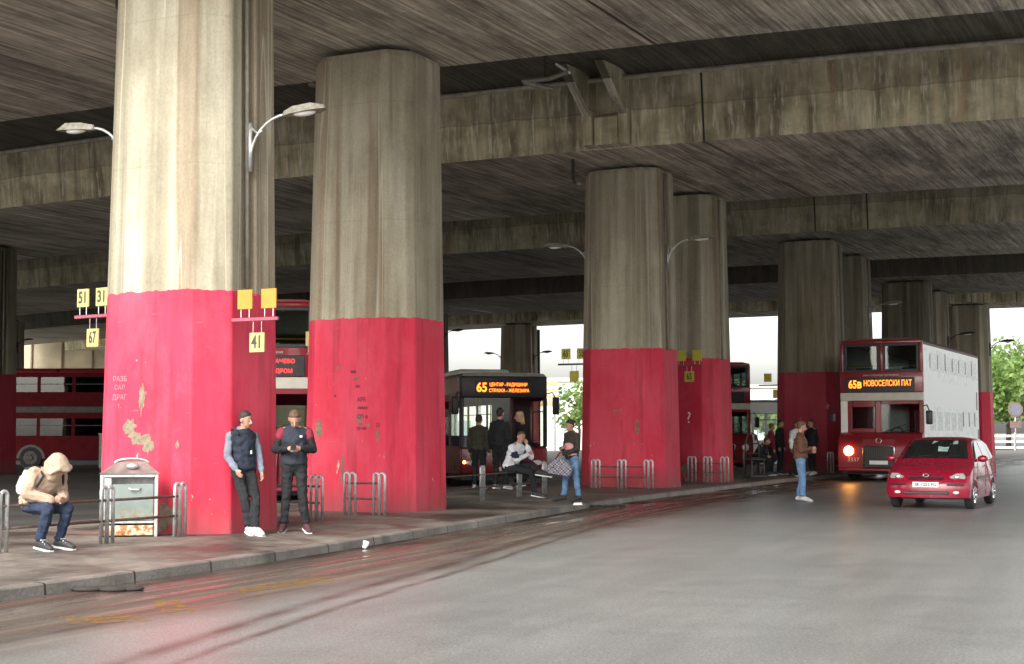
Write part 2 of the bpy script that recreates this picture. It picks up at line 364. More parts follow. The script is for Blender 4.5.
def pavement_material(name, base, wet=.5):
    t = NT(name); uv = t.n('ShaderNodeUVMap'); p = t.co()
    br = t.n('ShaderNodeTexBrick'); br.inputs['Scale'].default_value = 1; br.inputs['Brick Width'].default_value = .24; br.inputs['Row Height'].default_value = .12
    br.inputs['Mortar Size'].default_value = .006; br.inputs['Color1'].default_value = (.8, .8, .8, 1); br.inputs['Color2'].default_value = (1.15, 1.12, 1.1, 1); br.inputs['Mortar'].default_value = (.45, .43, .42, 1)
    t.l(uv.outputs[0], br.inputs['Vector'])
    big = t.noise(p, .7, 6, .62); mid = t.noise(p, 3.5, 5, .6)
    c = t.ramp(big, [(.38, tuple(x*.38 for x in base)), (.52, base), (.7, tuple(x*1.45 for x in base))])
    c = t.mix(.8, c, br.outputs[0], 'MULTIPLY')
    c = t.mix(.5, c, t.ramp(mid, [(.35, (.7, .68, .66)), (.65, (1.15, 1.12, 1.1))]), 'MULTIPLY')
    sp_ = t.math('GREATER_THAN', t.noise(p, 7, 3, .5), .70)
    c = t.mix(t.math('MULTIPLY', sp_, .4), c, (.03, .03, .03))
    t.l(c, t.b.inputs['Base Color'])
    t.l(t.math('MULTIPLY_ADD', t.ramp(big, [(.35, 0.0), (.6, 1.0)]), .4, .42), t.b.inputs['Roughness'])
    t.l(t.bump(t.math('ADD', t.noise(p, 60, 3), br.outputs['Fac']), .3, .006), t.b.inputs['Normal'])
    return t.m
M_DECK = deck_material(); M_PILLAR = pillar_material(); M_ROAD = road_material()
M_PAVE = pavement_material('damp_paving', (.165, .148, .128))
M_LANE = simple('bus_lane_asphalt', (.065, .062, .058), .6, var=.35, scale=.6, bump=.3, bscale=50)
M_GROUND = simple('outer_ground', (.19, .185, .17), .8, var=.2, scale=.15, bump=.3, bscale=20)
M_STEEL = simple('galvanised_steel', (.52, .53, .53), .45, .7, .25, 12)
M_DKMETAL = simple('dark_metal', (.06, .055, .05), .5, .5, .3, 10)
M_BROWNBAR = simple('worn_brown_bar', (.12, .085, .07), .5, .4, .3, 10)
M_BLACK = simple('black_plastic', (.02, .02, .022), .4, 0, .3, 8, .05)
M_RUBBER = simple('rubber', (.025, .025, .026), .8, 0, .3, 20)
M_GLASS = glass_mat('window_glass'); M_DGLASS = glass_mat('dark_glass', (.22, .26, .25))
M_CLEARG = glass_mat('clear_glass', (.92, .95, .93), .12)
M_DARKIN = simple('dark_interior', (.035, .035, .04), .7)
M_WHITE = simple('white_paint', (.78, .78, .76), .35, 0, .06, 3, .03)
M_CREAM = simple('grey_cream_band', (.55, .53, .47), .4, 0, .1, 3, .03)
M_YELLOW = simple('yellow_plate', (.40, .20, .02), .5, 0, .12, 5, .05)
M_YELLOW2 = simple('lemon_plate', (.48, .42, .04), .5, 0, .12, 5, .05)
M_PALEPLATE = simple('cream_plate', (.40, .33, .13), .5, 0, .1, 5, .05)
M_TEXTDK = simple('sign_lettering', (.03, .04, .03), .6, 0, .1)
M_CHALK = simple('white_marker', (.80, .70, .68), .9, 0, .1)
M_SILVER = simple('chrome_trim', (.7, .7, .7), .2, .95, .1, 5, .02)
M_LEDR = emis('red_led', (1, .03, .03), 1.2); M_LEDO = emis('amber_led', (1, .19, .015), 1.5)
M_LAMPON = emis('headlamp_glow', (1, .40, .07), 14)
def paint(name, col, rough=.28, dirt=.3):
    t = NT(name); p = t.co()
    n = t.noise(p, 1.5, 6, .6)
    c = t.mix(t.math('MULTIPLY', t.ramp(n, [(.45, 0.0), (.7, 1.0)]), dirt), col, tuple(x*.4+.05 for x in col))
    t.l(c, t.b.inputs['Base Color']); t.l(t.math('MULTIPLY_ADD', n, .25, rough-.1), t.b.inputs['Roughness'])
    t.b.inputs['Coat Weight'].default_value = .5; t.b.inputs['Coat Roughness'].default_value = .08
    t.l(t.bump(t.noise(p, .9, 2), .05, .05), t.b.inputs['Normal']); return t.m
M_BUSRED = paint('bus_red_paint', (.235, .012, .022)); M_CARRED = paint('car_red_paint', (.28, .006, .030), .25, .03)
M_BUSWHITE = paint('bus_white_paint', (.74, .75, .73), .35, .12)

# ------------------------------------------------------------ ground, road, pavement
KERB = [(-19, -20), (-14.6, -10), (-10.5, 0), (-6.25, 10), (-4.72, 13.65), (-2.65, 18.5), (.0, 25.9), (1.95, 31.4), (4.6, 37.6), (6.55, 41.9), (8.95, 47.0),
        (12.1, 52.6), (15.2, 58.5), (20.3, 67.5), (27, 80), (37, 101), (48, 122), (70, 165), (110, 245)]
def dense(pts, step=.5):
    out = []
    P = [Vector((x, y, 0)) for x, y in pts]
    for i in range(len(P)-1):
        p0, p1, p2, p3 = P[max(i-1, 0)], P[i], P[i+1], P[min(i+2, len(P)-1)]
        L = (p2-p1).length; n = max(2, int(L/step))
        for k in range(n):
            u = k/n; m1 = (p2-p0)*.5*L/max((p2-p0).length*.5, 1e-6); m2 = (p3-p1)*.5*L/max((p3-p1).length*.5, 1e-6)
            out.append(p1*(2*u**3-3*u*u+1)+m1*(u**3-2*u*u+u)+p2*(-2*u**3+3*u*u)+m2*(u**3-u*u))
    out.append(P[-1]); return out
KD = dense(KERB, 1.0); KD = [Vector((p.x, p.y, 0)) for p in KD]
def strips(offs, zs, name, mat, smooth=False, s0=None):
    """sheet along the kerb line: offs = distances to the right of the kerb (negative: left), zs heights"""
    bm = bmesh.new(); uvl = bm.loops.layers.uv.new('UVMap'); rows = []; s = 0
    s_zero = 0
    for i, p in enumerate(KD):
        d = (KD[min(i+1, len(KD)-1)]-KD[max(i-1, 0)]).normalized(); r = Vector((d.y, -d.x, 0))
        if i: s += (p-KD[i-1]).length
        rows.append(([bm.verts.new(p+r*o+Vector((0, 0, z))) for o, z in zip(offs, zs)], s))
    acc = [0]
    for k in range(1, len(offs)): acc.append(acc[-1]+math.hypot(offs[k]-offs[k-1], zs[k]-zs[k-1]))
    for (a, sa), (b, sb) in zip(rows, rows[1:]):
        for k in range(len(offs)-1):
            f = bm.faces.new((a[k], a[k+1], b[k+1], b[k])); f.smooth = False
            for lp, (ss, kk) in zip(f.loops, ((sa, k), (sa, k+1), (sb, k+1), (sb, k))): lp[uvl].uv = (ss-42.6, offs[0]+acc[kk])
    me = bpy.data.meshes.new(name); bm.normal_update(); bm.to_mesh(me); bm.free(); me.materials.append(mat)
    o = bpy.data.objects.new(name, me); COL.objects.link(o); return o
gm = MB(); gm.poly([(-900, -200, -.02), (900, -200, -.02), (900, 1600, -.02), (-900, 1600, -.02)])
tag(gm.build('ground', M_GROUND), kind='structure')
gf = MB(); gf.poly([(-120, 103, -.012), (24, 88, -.012), (40, 118, -.012), (60, 300, -.012), (-120, 300, -.012)]); tag(gf.build('bounce_ground', simple('pale_bounce_ground', (.55, .54, .50), .8, 0, .12, .3, .2, 20)), kind='structure')  # pale ground added beyond the decks to bounce light onto their undersides
road = strips([0, 1, 2, 3, 4, 6, 9, 13, 18, 30], [0.0]*10, 'road', M_ROAD); tag(road, kind='structure')
lane = strips([-40, -20, -5.7], [-.006]*3, 'bus_lane', M_LANE); tag(lane, kind='structure')
pave = strips([-5.56, -4, -1.3, -.135], [.15, .15, .15, .112], 'pavement', M_PAVE); tag(pave, kind='structure')
def kerb_material():
    t = NT('kerb_stone'); uv = t.n('ShaderNodeUVMap'); p = t.co(); sp = t.n('ShaderNodeSeparateXYZ'); t.l(uv.outputs[0], sp.inputs[0])
    fr = t.math('FRACT', t.math('DIVIDE', sp.outputs[0], 1.35)); j = t.math('LESS_THAN', fr, .022)
    c = t.ramp(t.noise(p, 1.3, 6, .65), [(.3, (.115, .10, .088)), (.55, (.20, .185, .165)), (.75, (.28, .265, .24))])
    c = t.mix(.5, c, t.ramp(t.noise(p, 25, 4), [(.3, (.7, .7, .7)), (.7, (1.2, 1.2, 1.2))]), 'MULTIPLY')
    blk = t.ramp(t.noise(p, .45, 3, .5), [(.60, 0.0), (.66, .8)]); c = t.mix(blk, c, (.04, .038, .034))
    c = t.mix(j, c, (.025, .022, .02)); t.l(c, t.b.inputs['Base Color'])
    t.l(t.math('MULTIPLY_ADD', t.noise(p, 1.5, 4), .4, .35), t.b.inputs['Roughness'])
    t.l(t.bump(t.math('SUBTRACT', t.noise(p, 30, 4), j), .5, .02), t.b.inputs['Normal']); return t.m
M_KERB = kerb_material()
kb = strips([.012, 0, -.02, -.135, -.14], [-.02, .098, .112, .118, .02], 'kerb', M_KERB); tag(kb, kind='structure')
kb2 = strips([-5.55, -5.56, -5.70, -5.71], [.02, .157, .152, -.02], 'rear_kerb', M_KERB); tag(kb2, kind='structure')
def kerb_pt(y, off=0):
    for a, b in zip(KD, KD[1:]):
        if a.y <= y <= b.y:
            k = (y-a.y)/(b.y-a.y); p = a.lerp(b, k); d = (b-a).normalized(); return p+Vector((d.y, -d.x, 0))*off
# worn yellow letters of the bus bay
mY = NT('worn_yellow_marking'); p_ = mY.co(); nn = mY.noise(p_, 9, 6, .7)
mY.set(Base_Color=(.30, .17, .03), Roughness=.6); mY.l(mY.ramp(nn, [(.45, 0.0), (.62, .75)]), mY.b.inputs['Alpha'])
M_MARK = mY.m
def flat_patch(pts, z, mb): mb.poly([(x, y, z) for x, y in pts])
mk = MB()
for quad in ([(150, 601), (178, 598), (196, 611), (166, 615)], [(60, 616), (140, 614), (150, 621), (70, 624)], [(235, 588), (330, 576), (336, 580), (242, 593)]):
    mk.poly([G(x, y, .004) for x, y in quad])
tag(mk.build('road_marking', M_MARK), kind='structure')

# ------------------------------------------------------------ viaduct decks
def bcurve(X): return 37.1-.468*X+.0046*X*X
def deck(name, label, sh, w0, w1, joints, brackets, end_near=False, end_far=False, BW=9.4, shade_stain=0.0, nk=54):
    base = R2*sh; root = thing(name, label, 'bridge', (0, 0, 0))
    SO, WG, TP = 8.50, 10.25, 10.67
    sec = [(0, SO), (BW, SO), (BW+.35, WG-.25), (BW+.7, WG), (w1, WG+.12), (w1, TP), (w0, TP), (w0, WG+.12), (-.7, WG), (-.18, WG-.12)]
    bm = bmesh.new(); prev = None
    xs = [-62+1.5*k for k in range(nk)]
    for X in xs:
        p = Vector((X, bcurve(X), 0))+base
        ring = [bm.verts.new(p+R2*a+Vector((0, 0, z))) for a, z in sec]
        if prev:
            for k in range(len(sec)): bm.faces.new((prev[k], prev[(k+1) % len(sec)], ring[(k+1) % len(sec)], ring[k]))
        else: bm.faces.new(ring)
        prev = ring
    bm.faces.new(prev[::-1])
    m = MB(); m.bm.free(); m.bm = bm; m.build('box_girder', M_DECK, root)['shade_stain'] = shade_stain
    def cpt(X, a, z): return Vector((X, bcurve(X), 0))+base+R2*a+Vector((0, 0, z))
    for X in joints:                          # expansion joint: dark sealed gap round the section
        m = MB(); jw = .045
        for (a0, z0), (a1, z1) in zip(sec[:1]+sec[-1:], sec[1:2]+sec[:1]):
            d = Vector((a1-a0, z1-z0)); n = Vector((d.y, -d.x)).normalized()*(.006)
            if n.y > .01: n = -n
            if a0 < 0: n = Vector((-.008, -.001))
            q = [cpt(X-jw/2, a0, z0), cpt(X+jw/2, a0, z0), cpt(X+jw/2, a1, z1), cpt(X-jw/2, a1, z1)]
            m.prism(q, R2*n.x+Vector((0, 0, n.y if a0 >= 0 else 0)))
        m.build('expansion_joint', M_BLACK, root)
    for X in brackets:                        # twin fins over the pier head, with a haunch below
        for k in (-1, 1):
            Xb = X+k*.42
            o = cpt(Xb, 0, 0); q = []
            for a, z in ((.05, SO+.02), (-.42, SO+.05), (-.45, SO+.75), (-1.9, WG-.02), (-.4, WG+.05), (.05, WG-.3)): q.append(o+R2*a+Vector((0, 0, z)))
            m = MB(); m.prism([v-D2*.11 for v in q], D2*.22); m.build('gusset', M_DECK, root)
        m = MB(); o = cpt(X, 0, 0)
        q = [o+R2*a+Vector((0, 0, z)) for a, z in ((.05, SO+.015), (-.36, SO+.045), (-.38, SO+.72), (.05, SO+.95))]
        m.prism([v-D2*.305 for v in q], D2*.61); m.build('haunch', M_DECK, root)
    if name and w0 < -2 and not end_near:      # service pipe under the wing, along the face
        m = MB(); m.tube([cpt(X, -.62, WG-.17) for X in [-40+2*k for k in range(28)]], .065, 8)
        m.build('service_pipe', simple('pale_pipe', (.34, .31, .26), .7, 0, .3, 5), root, smooth=True)
    for flag, a in ((end_near, w0+.12), (end_far, w1-.12)):
        if flag:
            m = MB(); pts = [cpt(X, a, 0) for X in xs]
            for p, q in zip(pts, pts[1:]):
                m.prism([p+R2*-.12+Vector((0, 0, TP-.3)), p+R2*.12+Vector((0, 0, TP-.3)), p+R2*.12+Vector((0, 0, TP+.9)), p+R2*-.12+Vector((0, 0, TP+.9))], q-p)
            m.build('parapet', M_DECK, root)
    return root
deck('viaduct_deck', 'nearest concrete deck overhead, resting on the two largest red based piers', -18.4, -3.85, 13.85, [6.6, -20], [], end_near=True, nk=58)
deck('viaduct_deck', 'second concrete deck, its stained lit face spanning the picture above the waiting passengers', 0, -4.45, 13.25, [4.6, -23], [2.45])
deck('viaduct_deck', 'third concrete deck, behind the stained face, over the pier beside the oncoming bus', 17.1, -3.85, 12.9, [2.9, 4.55, -20], [], shade_stain=.42, nk=52)
deck('viaduct_deck', 'fourth concrete deck with its near face shaded almost black, seen under the third deck', 33.6, -3.6, 11.9, [5.0, -20], [], shade_stain=.9, nk=52)
deck('viaduct_deck', 'farthest concrete deck, its lit face meeting the white sky', 49.3, -3.7, 7.0, [5.0, -20.5], [3.2, -21.3], end_far=True, BW=3.9)

# ------------------------------------------------------------ piers
PG = 'piers under the viaduct with red painted bases'
def pier(cx, cy, label, ph=3.55, groove=True, top=8.40, group=PG, shade_stain=0.0):
    root = thing('viaduct_pier', label, 'pillar', (cx, cy, .0), ROWA, group)
    hx, hy, ch = 1.187, .952, .407
    def oct_(s, g=False):
        p = [(-hx+ch, -hy), (hx-ch, -hy), (hx, -hy+ch)]
        if g: p += [(hx, -.30), (hx-.10/s, -.27), (hx-.10/s, .02), (hx, .05)]
        p += [(hx, hy-ch), (hx-ch, hy), (-hx+ch, hy), (-hx, hy-ch), (-hx, -hy+ch)]
        return [(x*s, y*s) for x, y in p]
    m = MB(); bm = m.bm
    def lay(z0, z1, s0, s1, g, capb, capt, n=6):
        prev = None
        for k in range(n+1):
            u = k/n; s = s0+(s1-s0)*u
            r = [bm.verts.new((x, y, z0+(z1-z0)*u)) for x, y in oct_(s, g)]
            if prev:
                for i in range(len(r)): bm.faces.new((prev[i], prev[(i+1) % len(r)], r[(i+1) % len(r)], r[i]))
            elif capb: bm.faces.new(r[::-1])
            prev = r
        if capt: bm.faces.new(prev)
    sc = lambda z: 1-.114*z/8.35
    gz = ph-.03
    if groove:
        lay(0, gz, sc(0), sc(gz), False, True, True); lay(gz, top-.12, sc(gz), sc(top-.12), True, False, False)
    else: lay(0, top-.12, sc(0), sc(top-.12), False, True, False, 10)
    lay(top-.12, top, sc(top-.12), sc(top)-.03, False, False, True, 1); bmesh.ops.remove_doubles(bm, verts=bm.verts, dist=.0005)
    # sharp arrises softened
    b = m.build('shaft', M_PILLAR, root); b['paint_height'] = ph; b['shade_stain'] = shade_stain
    md = b.modifiers.new('soft_edges', 'BEVEL'); md.width = .025; md.segments = 2; md.limit_method = 'ANGLE'; md.angle_limit = rad(25)
    c = MB()
    for x in (-.55, .55): c.bx(x-.28, x+.28, -.3, .3, top-.01, 8.502, .02)
    c.build('bearing_pad', M_DKMETAL, root)
    if groove:
        g = MB(); k = sc(5); g.tube([(hx*sc(3.6)-.035, -.13*k, 3.6), (hx*sc(top)-.04, -.13*sc(top), top-.02)], .035, 8)
        g.build('conduit', simple('conduit_grey', (.28, .25, .21), .7, .2, .2), root, smooth=True)
    return root
P = {}
P['1'] = pier(-4.7, 21.6, 'largest and nearest red based pier, left of the two men standing together', 3.53)
P['2'] = pier(-2.49, 27.1, 'second red based pier from the camera, right of the two standing men', 3.57, groove=False)
P['3'] = pier(3.11, 38.9, 'red based pier behind the woman with the checked bag', 3.70, shade_stain=.10)
P['4'] = pier(5.15, 43.3, 'red based pier with two small yellow plates and a 65 sign on it', 3.66, shade_stain=0.2)
P['5'] = pier(10.84, 53.5, 'dark red based pier directly left of the oncoming double decker', 3.68, shade_stain=.72)
P['5b'] = pier(13.0, 58.2, 'pier rising just behind the oncoming double decker front', 3.68, shade_stain=.75)
P['6'] = pier(18.27, 68.2, 'pier above the middle of the white bus side, front one of its pair', 3.68, shade_stain=.9)
P['6b'] = pier(20.4, 72.9, 'pier above the white bus side, rear one of its pair', 3.68, shade_stain=.75)
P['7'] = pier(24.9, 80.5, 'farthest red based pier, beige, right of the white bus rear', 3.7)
P['B2'] = pier(-19.75, 55.3, 'dark pier at the left edge of the picture', 3.7, shade_stain=.8)
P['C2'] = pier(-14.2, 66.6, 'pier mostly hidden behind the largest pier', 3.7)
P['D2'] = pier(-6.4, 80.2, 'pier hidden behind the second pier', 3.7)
P['D2b'] = pier(-4.85, 85.2, 'dark narrow looking pier just right of the second pier, above the bus roof', 3.7, shade_stain=.7)
P['F'] = pier(.45, 95, 'far beige pier standing above the roof of the single deck bus', 3.7, group=PG)
P['D3'] = pier(-31.6, 92.2, 'far pier beside the dark pier at the left edge, above the parked bus', 3.7)
# bare concrete scars and scribbles on the two near piers (raised flakes of filler)
def scar(pts, base, name, mat, parent, face='front', th=.008):
    pass
M_FILL = simple('bare_render', (.19, .16, .11), .9, 0, .3, 14, .6, 40)
def on_face(pr, a, z, which, out):
    s = 1-.114*z/8.35; hx, hy = 1.187*s, .952*s
    if which == 'front': return Vector((a, -hy-out, z))
    if which == 'right': return Vector((hx+out, a, z))
    c = (hx-.2035*s, -hy+.2035*s); n = Vector((1, -1, 0)).normalized(); t_ = Vector((1, 1, 0)).normalized()
    return Vector((c[0], c[1], z))+t_*a+n*out
def blob(parent, a, z, w_, h_, which='front', seed=0):
    rr = random.Random(seed); n = 30; m = MB(); ring = []
    for k in range(n):
        th = 2*math.pi*k/n; r = 1+.55*noise.noise(Vector((math.cos(th)*1.3+seed, math.sin(th)*1.3, seed*.7)))+rr.uniform(-.3, .22)
        ring.append((a+w_*math.cos(th)*r, z+h_*math.sin(th)*r))
    f = [m.bm.verts.new(on_face(None, x, y, which, .004)) for x, y in ring]; c = m.bm.verts.new(on_face(None, a, z, which, .009))
    for k in range(n): m.bm.faces.new((c, f[k], f[(k+1) % n]))
    o = m.build('bare_patch', M_FILL, parent); return o
for a, z, w_, h_, fc, sd_ in ((-.10, 1.98, .05, .20, 'front', 1), (-.30, 1.62, .09, .12, 'front', 2), (-.12, 1.46, .17, .09, 'front', 3), (.04, 1.36, .08, .14, 'front', 11), (.55, 1.38, .03, .05, 'front', 4), (.4, .35, .20, .18, 'front', 5), (.0, 1.25, .03, .03, 'right', 6)):
    blob(P['1'], a, z, w_, h_, fc, sd_)
for a, z, w_, h_, fc, sd_ in ((-.62, 1.62, .07, .17, 'front', 7), (.25, 1.75, .05, .10, 'front', 8), (.15, 2.5, .07, .02, 'front', 9), (.42, 1.68, .05, .03, 'front', 10), (-.1, .85, .04, .22, 'front', 12), (.62, 1.5, .03, .12, 'front', 13), (-.2, 2.7, .06, .02, 'front', 14)):
    blob(P['2'], a, z, w_, h_, fc, sd_)
for a, z, w_, h_, fc, sd_ in ((.55, 1.65, .06, .20, 'front', 15), (.0, 2.1, .10, .02, 'front', 16)): blob(P['3'], a, z, w_, h_, fc, sd_)
blob(P['4'], .2, .5, .12, .12, 'front', 17)
M_CHALK2 = simple('faded_marker', (.62, .20, .24), .9, 0, .1)
for s_, z, sz in (('РАЗБ', 2.30, .10), ('САЛ', 2.18, .09), ('ДРАГ', 2.04, .10), ('т.', 1.92, .09)):
    q = on_face(None, -.50, z, 'front', .006); text(s_, sz, M_CHALK2, P['1'], 'scribble', q, (math.pi/2, 0, 0), ext=.001)
M_INK = simple('dark_marker', (.10, .02, .04), .8)
for s_, a, z, sz in (('мв', .1, 2.62, .09), ('ки', .2, 2.36, .08), ('АРЕ', .28, 2.12, .10), ('лкмв', .3, 1.98, .09), ('СП в', .3, 1.82, .10), ('тр ка', .28, 1.62, .09), ('о', .62, 1.68, .14), ('н', -.28, 2.2, .08)):
    text(s_, sz, M_INK, P['2'], 'scribble', on_face(None, a, z, 'front', .006), (math.pi/2, 0, 0), ext=.001)
text('?', .45, M_CHALK, P['4'], 'scribble', on_face(None, .35, 1.95, 'front', .006), (math.pi/2, 0, 0), ext=.001)

# ------------------------------------------------------------ wall lamps on the piers
M_LAMPHEAD = simple('lamp_housing', (.24, .23, .19), .6, .2, .35, 14)
M_LENS = simple('lamp_lens', (.75, .76, .74), .15, 0, .1, 5, .05)
def make_lamp(label, loc, rz, dark=False):
    L = thing('wall_lamp', label, 'street lamp', loc, rz, 'cobra head lamps bracketed to the piers')
    m = MB(); m.tube([(.03, 0, -.35), (.03, 0, .35)], .035, 8); m.build('bracket', M_STEEL if not dark else M_DKMETAL, L, smooth=True)
    m = MB(); pts = [(.03+.62*(1-math.cos(u)), 0, -.2+.62*math.sin(u)) for u in [k*math.pi/2/8 for k in range(9)]]
    m.tube(pts, .022, 8); m.tube([(.03, 0, .30), (.16, 0, .19), (.24, 0, .22)], .016, 6); m.build('arm', M_STEEL if not dark else M_DKMETAL, L, smooth=True)
    m = MB(); m.hull([(.60+x, y, .42+z) for x, y, z in ((0, -.04, -.03), (0, .04, -.03), (0, 0, .05), (.18, -.11, -.02), (.18, .11, -.02), (.2, -.07, .09), (.2, .07, .09), (.55, -.13, 0), (.55, .13, 0), (.5, -.08, .11), (.5, .08, .11), (.72, -.05, .02), (.72, .05, .02), (.68, 0, .08))])
    m.build('lamp_head', M_LAMPHEAD if not dark else M_DKMETAL, L, smooth='auto')
    m = MB(); m.ell((.95, 0, .415), (.2, .085, .055)); m.build('lens', M_LENS, L, smooth=True)
    return L
def pier_pt(k, a, b):                          # local a along decks, b along rows -> world
    o = P[k]; return Vector((o.location.x, o.location.y, 0))+D2*a+R2*b
for k, side, z, lab, dk in (('1', 1, 5.62, 'lamp on the right side of the nearest pier', 0), ('1', -1, 5.72, 'lamp on the left side of the nearest pier', 0),
        ('3', 1, 6.1, 'lamp between the third and fourth piers', 0), ('3', -1, 6.1, 'lamp left of the pier behind the woman with the bag', 0),
        ('5b', 1, 6.1, 'lamp above the front of the oncoming double decker', 0), ('6b', 1, 5.9, 'lamp above the rear part of the white bus side', 1), ('7', 1, 6.0, 'lamp on the right of the farthest pier, against the white sky', 1),
        ('F', 1, 6.2, 'lamp right of the far beige pier above the single deck bus', 1), ('F', -1, 6.2, 'lamp left of the far beige pier above the single deck bus', 1), ('D2b', 1, 6.9, 'lamp just right of the second pier, against the sky', 1), ('D3', 1, 6.8, 'small dark lamp above the parked double decker', 1)):
    s = 1-.114*z/8.35
    pt = pier_pt(k, side*1.187*s, -.13 if side > 0 else -.25)
    make_lamp(lab, (pt.x, pt.y, z), ROWA if side > 0 else ROWA+math.pi, bool(dk))

# ------------------------------------------------------------ route number racks
M_PINKBAR = simple('pink_painted_bar', (.26, .06, .09), .6, 0, .2)
def rack(label, p0, dirv, length, plates, bar=None, pr=.25):
    """bar starting at p0 running along dirv; plates: (distance, 'up'/'down', text, material)"""
    ang = math.atan2(dirv.y, dirv.x)
    flip = dirv.x < 0
    R = thing('route_sign_rack', label, 'sign', p0, ang if not flip else ang+math.pi, 'route number racks on the piers')
    sg = -1 if flip else 1
    m = MB(); m.bx(0 if sg > 0 else -length, length if sg > 0 else 0, -.02, .02, -.024, .024, .005); m.build('bar', bar or M_PINKBAR, R)
    for d, ud, s_, mt in plates:
        x = d*sg; zc = (.28 if ud == 'up' else -.32)
        m = MB(); zz = (.03, zc-.1) if ud == 'up' else (-.03, zc+.1)
        for k in (-.07, .07): m = MB(); m.tube([(x+k, 0, zz[0]), (x+k, 0, zz[1])], .006, 5); m.build('stem', M_STEEL, R)
        m = MB(); m.bx(x-pr/2, x+pr/2, -.012, .012, zc-pr*.54, zc+pr*.54, .004); pl = m.build('number_plate', mt, R)
        if s_: text(s_, .24, M_TEXTDK, pl, 'number', (x, -.014, zc), (math.pi/2, 0, 0), w=.15, ext=.001, bold=.006)
    return R
a = pier_pt('1', 1.05, -.55); rack('rack with two blank plates and 41 on the right of the nearest pier', Vector((a.x+.12, a.y-.14, 3.10)), D2, .78, [(.22, 'up', '', M_YELLOW), (.62, 'up', '', M_YELLOW), (.43, 'down', '41', M_PALEPLATE)])
a = pier_pt('1', -1.08, -.5); rack('rack with plates 51, 31 and 67 on the left of the nearest pier', Vector((a.x, a.y, 3.26)), -D2+R2*.1, .75, [(.58, 'up', '51', M_PALEPLATE), (.18, 'up', '31', M_PALEPLATE), (.36, 'down', '67', M_PALEPLATE)])
a = pier_pt('2', -1.1, -.3); rack('rack glimpsed in the gap left of the second pier', Vector((a.x, a.y, 3.0)), -D2, .22, [(.12, 'up', '', M_PALEPLATE)])
a = pier_pt('3', -1.1, -.3); rack('rack with plates 65, 55 and a blank one left of the third pier', Vector((a.x, a.y, 3.35)), -D2, .85, [(.62, 'up', '65', M_YELLOW2), (.17, 'up', '55', M_YELLOW2), (.38, 'down', '', M_YELLOW2)], M_BLACK, .26)
a = pier_pt('4', .02, -1.0); rack('rack with two blank plates above 65 on the fourth pier', Vector((a.x, a.y, 3.45)), D2, .78, [(.14, 'up', '', M_YELLOW2), (.62, 'up', '', M_YELLOW2), (.38, 'down', '65', M_YELLOW2)], M_PINKBAR, .28)
a = pier_pt('5', -1.1, -.3); rack('rack of two dark looking plates left of the fifth pier', Vector((a.x, a.y, 3.25)), -D2, .8, [(.45, 'up', '', M_YELLOW2), (.12, 'down', '', M_YELLOW2)], M_BLACK, .28)

# ------------------------------------------------------------ bits on the deck undersides
tr = thing('broken_light_tube', 'broken pale fluorescent tube hanging below the gap between two decks', 'light fitting', (0, 0, 0))
Yt = 30.2
m = MB(); m.tube([AT(556, 64, Yt), AT(570, 73, Yt-.2)], .028, 8); m.build('tube', M_WHITE, tr)
m = MB(); m.tube([AT(568, 72, Yt-.2), AT(548, 79, Yt), AT(522, 81, Yt+.1)], .05, 8); m.build('holder', M_LAMPHEAD, tr)
m = MB(); m.tube([AT(524, 82, Yt+.1), AT(552, 89, Yt+.3)], .06, 8); m.build('loose_tube', M_LAMPHEAD, tr)
m = MB(); m.tube([AT(545, 80, Yt), AT(545, 80, Yt)+Vector((0, 0, 1.6))], .015, 6); m.build('hanger', M_DKMETAL, tr)
for px, py, Y, lab in ((118, 12, 23.0, 'small drain outlet under the near deck, left of the nearest pier'), (305, 82, 29.6, 'small drain outlet in the gap between the two near piers'), (573, 182, 37.4, 'small drain outlet left of the third pier head')):
    D = thing('drain_outlet', lab, 'drain pipe', AT(px, py, Y), 0, 'drain outlets under the decks')
    m = MB(); m.tube([(0, 0, 1.2), (0, 0, .1), (.03, 0, 0), (.14, 0, -.04)], .045, 8); m.build('pipe', M_DKMETAL, D, smooth=True)
    m = MB(); m.tube([(.08, 0, -.03), (.2, 0, -.06)], .06, 8); m.build('spout', M_LAMPHEAD, D, smooth=True)

# ------------------------------------------------------------ hoop railings
def railing(label, pts, ends=None, hoops=2):
    pts = [Vector((x, y, .15)) for x, y in pts]
    R = thing('hoop_railing', label, 'railing', pts[0], 0, 'low tube railings along the platform')
    o = pts[0]
    for i, p in enumerate(pts):
        d = ((pts[i+1]-p) if i+1 < len(pts) else (p-pts[i-1])).normalized()
        for h in range(hoops):
            c = p-o+d*(h*.115)
            path = [c+Vector((0, 0, 0))-d*.05]
            for k in range(7):
                th = math.pi*k/6; path.append(c-d*.05*math.cos(th)+Vector((0, 0, .66+.05*math.sin(th))))
            path.append(c+d*.05)
            m = MB(); m.tube(path, .024, 8); m.build('hoop', M_STEEL, R, smooth=True)
    P_ = [p-o for p in pts]
    if ends: P_ = [Vector((ends[0], ends[1], .15))-o]+P_
    for z in (.54, .28):
        for p, q in zip(P_, P_[1:]):
            m = MB(); m.tube([p+Vector((0, 0, z)), q+Vector((0, 0, z))], .018, 8); m.build('rail', M_BROWNBAR if z else M_STEEL, R, smooth=True)
    return R
railing('railing the hooded youth sits on, running past the metal cabinet', [(-5.98, 17.25), (-5.14, 18.75), (-4.5, 20.0)], (-7.6, 14.6))
railing('railing in the gap behind the man with the phone', [(-3.05, 23.6), (-3.9, 24.0)])
railing('short railing in front of the second pier', [(-2.80, 25.25), (-2.28, 25.0)])
railing('railing the man in the white jacket sits on', [(-.62, 30.1), (.14, 32.3), (.72, 33.8)], (-1.7, 27.3))
